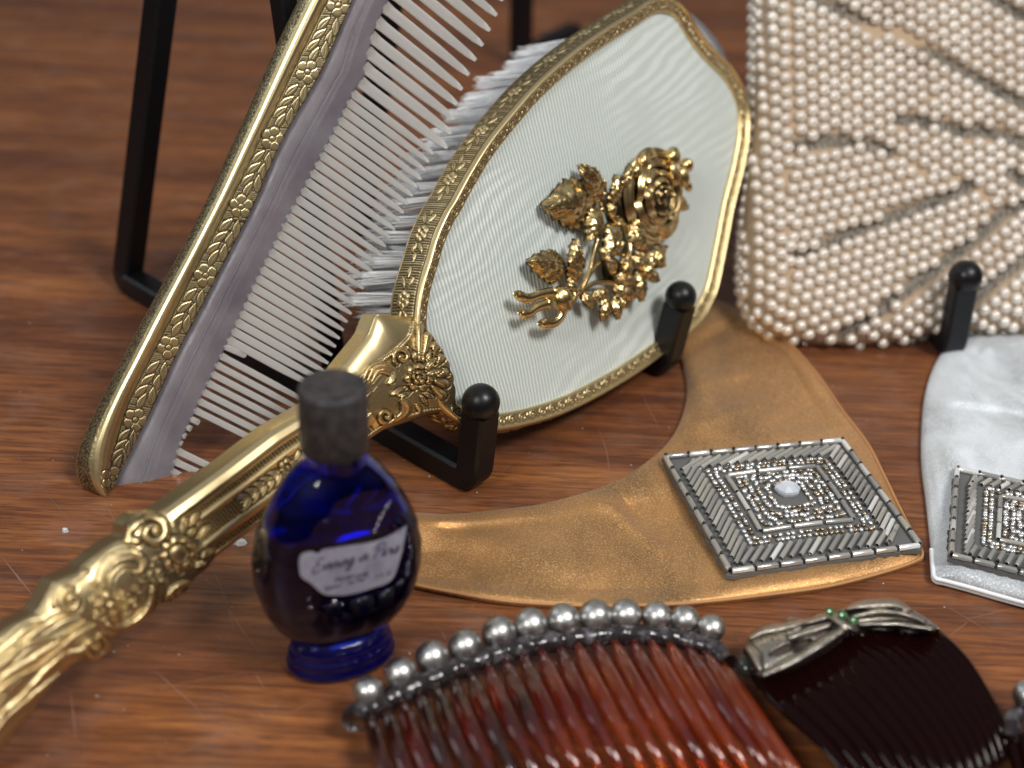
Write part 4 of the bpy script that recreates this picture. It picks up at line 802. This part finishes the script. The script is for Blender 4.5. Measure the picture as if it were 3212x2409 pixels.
def bulge(q): d = edge_dist(q); return .75*np.sqrt(np.clip(1-(1-np.clip(d/.9, 0, 1))**2, 0, 1))
cO = oL.mean(0); rr = np.linspace(0, 1, 130)**.8; Gx = cO+(oL[:, None]-cO)*rr[None, :, None]; hz = bulge(Gx.reshape(-1, 2)).reshape(Gx.shape[:2])
gaps = [[(2540, 0), (2564, 11), (2685, 60), (2822, 126), (2959, 197), (3068, 257), (3212, 329), (3330, 380)], [(3100, -10), (3123, 5), (3212, 60), (3320, 130)], [(2816, 373), (2931, 395), (3013, 416), (3079, 412), (3212, 455), (3320, 490)],
        [(2493, 460), (2603, 445), (2712, 455), (2784, 477)], [(2493, 811), (2603, 767), (2712, 712), (2877, 657), (3014, 597), (3041, 575)], [(2660, 1040), (2740, 990), (2856, 900), (2930, 850), (3068, 740), (3150, 668), (3212, 640)], [(3170, 545), (3260, 600)], [(3000, 990), (3120, 880), (3230, 800)]]
gL = [FP.px(*cr_spline(g, 40).T, .7)[:, :2] for g in gaps]
Gf = Gx.reshape(-1, 2); dgf = np.min([np.linalg.norm(Gf[:, None]-g[None], axis=-1).min(1) for g in gL], axis=0).reshape(Gx.shape[:2]); seam = np.exp(-(dgf/.16)**6)
mb = MB(); mb.sheet(np.concatenate([Gx, (hz+.012*(1-seam)-.05*seam)[..., None]], -1), seam, wrap_u=True); mb.sheet(np.concatenate([Gx, (-hz*.8)[..., None]], -1)[:, ::-1], wrap_u=True); mb.obj('bag_cloth', LIN, bag)
PEARL = M('ivory_pearl', (.66, .52, .38), .27, IOR=3.4); n = N(PEARL); oi = n.new('ObjectInfo'); n.inp('Base Color', n.ramp(n.noise(.9, 3, .6), [(.3, (.54, .455, .37)), (.7, (.75, .69, .61))]))
sp_ = .265; R_ = .133; cand = []
def lattice(test, ang, s1, s2, x0=(2300, -60), x1=(3330, 1100)):
    c0 = FP.px(*np.array([[x0[0], x1[0], x1[0], x0[0]], [x0[1], x0[1], x1[1], x1[1]]], float), .7)[:, :2]; lo = c0.min(0)-1; hi = c0.max(0)+1; cc = (lo+hi)/2; ca, sa = math.cos(ang), math.sin(ang); out = []
    for j in range(-60, 61):
        for i in range(-60, 61):
            u, v = (i+.5*(j % 2))*s1, j*s2; out.append((cc[0]+u*ca-v*sa, cc[1]+u*sa+v*ca))
    return np.array(out)
def pxof(q):
    w = FP.O+FP.X*q[:, 0:1]+FP.Y*q[:, 1:2]+FP.Z*.7; d = w-CAM; z_ = d @ _f; return np.stack([1606+FPX*(d @ _r)/z_, 1204.5-FPX*(d @ _u)/z_], -1)
def fpoly(pts, x): return np.interp(x, [p[0] for p in pts], [p[1] for p in pts])
gA = [(2450, 462), (2603, 440), (2712, 450), (2800, 485), (2950, 545), (3050, 580), (3212, 660), (3300, 700)]
def region(P):
    x, y = P[:, 0], P[:, 1]; r_ = np.full(len(x), 1); r_[y > fpoly(gA, x)] = 2; g5 = fpoly([(2493, 815), (2603, 770), (2712, 715), (2877, 660), (3041, 578)], x); r_[(y > g5) & (r_ == 2)] = 3
    g6 = fpoly([(2500, 1120), (2660, 1045), (2856, 905), (3068, 742), (3212, 640)], x); r_[(y > g6) & (r_ >= 2)] = 4; r_[x < 2478] = 0; return r_
ykk = lambda deg: math.radians(deg)
beads = []
for rg, ang, s1, s2 in ((1, -30, .285, .25), (2, 14, .28, .255), (3, 20, .28, .255), (4, 38, .28, .26), (0, 90, .31, .21)):
    L_ = lattice(None, ykk(ang), s1, s2); p_ = pxof(L_); ok = (region(p_) == rg) & inside(L_) & (p_[:, 0] < 3290) & (p_[:, 1] > -90); L_ = L_[ok]
    dg = np.min([np.linalg.norm(L_[:, None]-g[None], axis=-1).min(1) for g in gL], axis=0); L_ = L_[dg > .12]; beads.append(L_)
B_ = np.vstack(beads); keep = []
cell = {}
for q in B_:
    kx, ky = int(q[0]//.25), int(q[1]//.25)
    if all(np.hypot(*(q-w)) > .19 for a in (-1, 0, 1) for b in (-1, 0, 1) for w in cell.get((kx+a, ky+b), [])): cell.setdefault((kx, ky), []).append(q); keep.append(q)
rim_ = resample(oL, 900); keep = np.array(keep)+rng.normal(0, .011, (len(keep), 2))
Zb = bulge(keep); B3 = np.c_[keep, Zb+.05]
# edge rows standing out round the side and the bottom
er = []
for hrow, o_ in ((-.10, .03), (-.34, .0)):
    k = 0
    tot_ = np.r_[0, np.cumsum(np.linalg.norm(np.diff(oL, axis=0), axis=1))]
    for s_ in np.arange(0, tot_[-1], .27):
        q = np.array([np.interp(s_+(.13 if hrow < -.2 else 0), tot_, oL[:, 0]), np.interp(s_+(.13 if hrow < -.2 else 0), tot_, oL[:, 1])]); pp = pxof(q[None])[0]
        if pp[0] < 3290 and pp[1] > -90: er.append((q[0], q[1], hrow))
B3 = np.vstack([B3, np.array(er)]); pp = pxof(B3[:, :2]); vis_ = (pp[:, 0] < 3230) & (pp[:, 1] > -20)
order = np.argsort(-(vis_*1.)*1e3+np.linalg.norm(pp-np.array([2700, 700]), axis=1)*.01)
mb = MB(); mb.sphere((0, 0, 0), R_, 16, 10); PM = mb.mesh('pearl', PEARL)
for i in order[:300]: link('pearl', PM, bag, B3[i])
mb = MB()
for i in order[300:]: mb.sphere(B3[i], R_, 14, 9)
tag(mb.obj('pearl_ground', PEARL, bag), kind='stuff')
print('pearls', len(B3))
FS2 = Frame(pC, (1, 0, 0), (0, 0, 1)); st2 = thing('display_stand', FS2, 'black easel prong with ball tip in front of the ivory beaded bag', 'stand')
BLK2 = M('dull_black_enamel', (.008, .009, .012), .42, Specular_IOR_Level=.3)
bC = vert_at(pC, 3028, 868); bar([bC-[0, 0, .2], pC+hgt, pC+np.array([-.3, 4.5, .24]), pC+np.array([-.1, 7.5, 9.])], BLK2, st2, 'side_bar', .25, frame=FS2, up=(1, .1, 0)); mb = MB(); mb.sphere(FS2.loc(bC), .36, 32, 20); mb.obj('ball_tip', BLACK, st2)

# ------------------------------------------------------------------ hair combs in front
SIL = M('dull_silver', (.58, .57, .54), .26, 1.); n = N(SIL); n.bump(n.noise(16, 5, .6), .3, .02); n.inp('Roughness', n.math('ADD', .22, n.math('MULTIPLY', n.noise(6, 5), .28)))
n.inp('Base Color', n.ramp(n.noise(5, 5, .6), [(.3, (.36, .35, .34)), (.6, (.55, .55, .54))]))
TORT = M('amber_plastic', (.42, .05, .012), .12, Transmission_Weight=.85, IOR=1.45, Coat_Weight=.4); n = N(TORT)
tq0 = n.noise(.8, 4, .55, (1, .5, 1)); tcx = n.new('TexCoord'); sxx = n.new('SeparateXYZ'); n.l(tcx.outputs['Object'], sxx.inputs[0]); oi = n.new('ObjectInfo'); tq = n.math('ADD', n.math('ADD', tq0, n.math('MULTIPLY', n.math('SUBTRACT', oi.outputs['Random'], .5), .16)), n.math('MULTIPLY', sxx.outputs[0], .045)); n.inp('Base Color', n.ramp(tq, [(.38, (.09, .03, .018)), (.76, (.60, .11, .02)), (.56, (.28, .022, .009))]))
SPN = M('dark_clear_spine', (.045, .038, .042), .12, Transmission_Weight=.2); n = N(SPN); n.inp('Base Color', n.ramp(n.noise(5, 5, .65), [(.5, (.02, .015, .016)), (.85, (.22, .21, .23))])); n.bump(n.noise(8, 4), .35, .04)
FH = table_frame(1700, 2000)
hc = thing('hair_comb', FH, 'reddish amber hair comb topped with a row of round silver beads', 'comb')
bc = [(1154, 2169, 41), (1255, 2112, 44), (1355, 2061, 45), (1458, 2026, 45), (1564, 1985, 46), (1664, 1960, 46), (1767, 1944, 45), (1868, 1933, 45), (1963, 1928, 43), (2060, 1933, 40), (2147, 1944, 39), (2231, 1971, 37)]
for x_, y_, r_ in bc:
    P = FH.px(np.array(x_), np.array(y_), np.array(.62)); dep = np.linalg.norm(FH.O+P-CAM); r3 = r_/FPX*dep*1.17
    mb = MB(); mb.sphere(P, r3, 32, 20); b_ = mb.obj('silver_bead', SIL, hc)
    mb = MB(); e1 = FH.px(np.array(x_+8.), np.array(y_+r_+26.), np.array(.42)); mb.tube([P-[0, 0, .05], (P+e1)/2, e1], [.09, .06, .05], 8); mb.obj('bead_post', SIL, b_)
spn = cr_spline([(1108, 2268), (1120, 2235), (1165, 2222), (1260, 2172), (1370, 2125), (1470, 2082), (1580, 2045), (1680, 2022), (1780, 2005), (1880, 1994), (1975, 1990), (2070, 1996), (2160, 2010), (2235, 2038), (2282, 2085)], 120)
mb = MB(); q = FH.px(spn[:, 0], spn[:, 1], np.full(120, .45)); mb.tube(q, .17*(1+.10*np.sin(np.arange(120)*.9)+.05*rng.standard_normal(120)), 12, ell=1.); mb.obj('comb_spine', SPN, hc)
NTt = 21; spr = spn[7:-4]; cs = resample(spr, NTt)
for k in range(NTt):
    f = k/(NTt-1); r0_ = cs[k]+np.array([0, 8]); ang0 = math.radians(lerp(78, 60, f)); ang1 = math.radians(lerp(66, 52, f)); L_ = lerp(430, 560, f); n_ = 22; t_ = np.linspace(0, 1, n_)
    aa = ang0+(ang1-ang0)*np.sin(t_*math.pi*.5); st_ = L_/(n_-1); X_ = r0_[0]+np.r_[0, np.cumsum(np.cos(aa[:-1])*st_)]; Y_ = r0_[1]+np.r_[0, np.cumsum(np.sin(aa[:-1])*st_)]
    hz_ = .43+.30*np.sin(t_*math.pi*.8)-.42*t_**3; P = FH.px(X_, Y_, np.clip(hz_, .08, 1)); mb = MB(); w_ = np.interp(t_, [0, .05, .16, .4, .9, 1], [.035, .075, .12, .128, .075, .02]); mb.tube(P, w_, 12, ell=.8); mb.obj('tooth', TORT, hc)
# dark comb with metal bow
FD = table_frame(2700, 2050)
dc = thing('hair_comb', FD, 'very dark hair comb with a tarnished silver bow ornament and three green stones', 'comb')
DKP = M('dark_plastic', (.006, .001, .001), .09, Specular_IOR_Level=.09)
cl = cr_spline([(2385, 2100), (2430, 2175), (2495, 2245), (2560, 2305), (2625, 2375), (2720, 2500)], 24); crr = cr_spline([(2905, 1975), (2960, 2020), (3020, 2085), (3080, 2175), (3135, 2275), (3166, 2368)], 24)
cm = cr_spline([(2640, 2010), (2720, 2075), (2800, 2155), (2880, 2250), (2950, 2350), (3000, 2460)], 24)
t_ = np.linspace(0, 1, 24); hz_ = .66+.12*np.sin(t_*math.pi*.85)-.45*t_**2.2; ND = 15
for k in range(ND):
    f = k/(ND-1); Q = cl*(1-f)*(1-2*f)+cm*4*f*(1-f)+crr*f*(2*f-1); P = FD.px(Q[:, 0], Q[:, 1], np.clip(hz_, .07, 2)); mb = MB(); wd = np.interp(t_, [0, .3, .8, .96, 1], [.15, .14, .095, .06, .02]); mb.tube(P, wd*1.12, 14, ell=.42); mb.obj('tooth', DKP, dc)
T_ = cr_spline([(2334, 2030), (2347, 1995), (2370, 1972), (2411, 1956), (2454, 1952), (2480, 1935), (2533, 1941), (2576, 1922), (2641, 1909), (2685, 1887), (2750, 1876), (2815, 1878), (2859, 1909), (2902, 1935), (2946, 1968)], 200)
Bt = cr_spline([(2388, 2134), (2400, 2135), (2467, 2113), (2533, 2083), (2611, 2035), (2650, 2003), (2689, 1991), (2700, 1980), (2728, 1976), (2780, 1985), (2815, 1980), (2859, 1991), (2890, 1989), (2920, 1989), (2950, 1974)], 200)
tv_ = np.linspace(0, 1, 70); XY = T_[:, None]*(1-tv_)[None, :, None]+Bt[:, None]*tv_[None, :, None]; X, Y = XY[..., 0], XY[..., 1]; rl = Relief(X, Y)
rl.P += .25
rl.stroke([(2350, 2035), (2372, 2060), (2385, 2095)], [16, 20, 14], .14, 3, .01)
rec = ((X-2480)/70)**2+((Y-2030+(X-2480)*.35)/17)**2 < 1; rl.R[rec] -= .12; rl.P[rec] = .95
rl.stroke([(2399, 2118), (2485, 2080), (2571, 2030), (2640, 1985)], [14, 25, 27, 24], .34, 4, .02); rl.stroke([(2350, 2000), (2400, 1975), (2470, 1962), (2560, 1940), (2640, 1925)], [8, 14, 12, 12, 8], .16, 4, .02)
rl.stroke([(2480, 1998), (2540, 1978), (2600, 1960)], [10, 14, 11], .2, 4, .02)
rl.stroke([(2600, 1925), (2650, 1960), (2690, 1985)], [16, 18, 16], .24, 5, .02); rl.stroke([(2660, 1905), (2720, 1893), (2800, 1890), (2850, 1912)], [12, 20, 20, 10], .30, 4, .02)
rl.stroke([(2680, 1930), (2760, 1915), (2840, 1925), (2900, 1950)], [8, 10, 10, 6], .18, 4, .02); rl.stroke([(2700, 1960), (2760, 1958), (2830, 1960), (2920, 1975)], [8, 13, 14, 12], .15, 4, .02)
dm_ = np.sqrt(np.clip(1-(2*tv_-1)**2, 0, 1))[None]; H = .62+.30*dm_+rl.R*np.clip(dm_*2, 0, 1)
mb = MB(); P = FD.px(X, Y, H); mb.sheet(P, rl.P); lo = P[:, ::69].copy(); lo[..., 2] -= .25; mb.sheet(np.stack([P[:, 0], lo[:, 0]], 1)); mb.sheet(np.stack([P[:, -1], lo[:, 1]], 1)); mb.sheet(lo)
TAR = gold('tarnished_silver', (.70, .68, .62), .2, pat=(.07, .05, .045), spk=.6); nn_ = N(TAR); nn_.bump(nn_.noise(26, 4, .6), .35, .03); bow = mb.obj('bow_ornament', TAR, dc)
for x_, y_ in ((2603, 1914), (2642, 1925), (2679, 1941)):
    mb = MB(); P = FD.px(np.array(x_), np.array(y_), np.array(1.10)); th = np.linspace(0, 2*math.pi, 9)[:-1]; G = np.stack([np.c_[np.cos(th)*r_, np.sin(th)*r_, np.full(8, z_)]+P for r_, z_ in ((.06, -.05), (.062, 0), (.035, .03), (.001, .03))], 0); mb.sheet(G, wrap_v=True)
    mb.obj('green_stone', M('green_glass', (.01, .12, .03), .06), bow, smooth=False)
mb = MB(); P = FD.px(np.array(2342), np.array(2088), np.array(.5)); mb.sphere(P, .17, 18, 12, (1, 1.2, .9)); mb.obj('end_lobe', M('smoky_plastic', (.035, .035, .03), .12), dc)
# third comb, just entering at the right
FT = table_frame(3210, 2300); tc_ = thing('hair_comb', FT, 'dark hair comb with a round silver bead, only its end showing past the bow comb', 'comb')
mb = MB(); mb.sphere(FT.px(np.array(3222), np.array(2180), np.array(.6)), .22, 28, 18); mb.obj('silver_bead', SIL, tc_)
mb = MB(); q = cr_spline([(3160, 2330), (3168, 2275), (3200, 2240), (3260, 2215), (3340, 2180)], 24); mb.tube(FT.px(q[:, 0], q[:, 1], np.full(24, .38)), .16, 12); mb.obj('comb_spine', SPN, tc_)
for k in range(5):
    q = cr_spline([(3172+k*30, 2320-k*16), (3185+k*33, 2380-k*12), (3210+k*36, 2470)], 10); mb = MB(); mb.tube(FT.px(q[:, 0], q[:, 1], np.linspace(.38, .3, 10)), .09, 8); mb.obj('tooth', DKP, tc_)

# ------------------------------------------------------------------ small debris
CH = M('clear_chip', (.75, .78, .8), .15, Transmission_Weight=.4)
def chip(px_, py_, r_, lab):
    c_ = at_z(px_, py_); mb = MB(); th = np.linspace(0, 2*math.pi, 8)[:-1]; q = r_*(.7+.5*rng.random(7)); n_ = 7
    V = np.vstack([np.c_[np.cos(th)*q, np.sin(th)*q*.8, np.full(7, .004)], np.c_[np.cos(th)*q*.8, np.sin(th)*q*.6, .04+.04*rng.random(7)]]); mb.add(V, [tuple(range(6, -1, -1)), tuple(range(7, 14))]+[(i, (i+1) % 7, 7+(i+1) % 7, 7+i) for i in range(7)])
    o = mb.obj('plastic_chip', CH, None, False); o.location = c_; tag(o, lab, 'chip')
chip(757, 1704, .13, 'larger clear chip on the table just below the mirror handle'); chip(206, 1668, .07, 'tiny grey flake on the bare table left of the mirror handle')
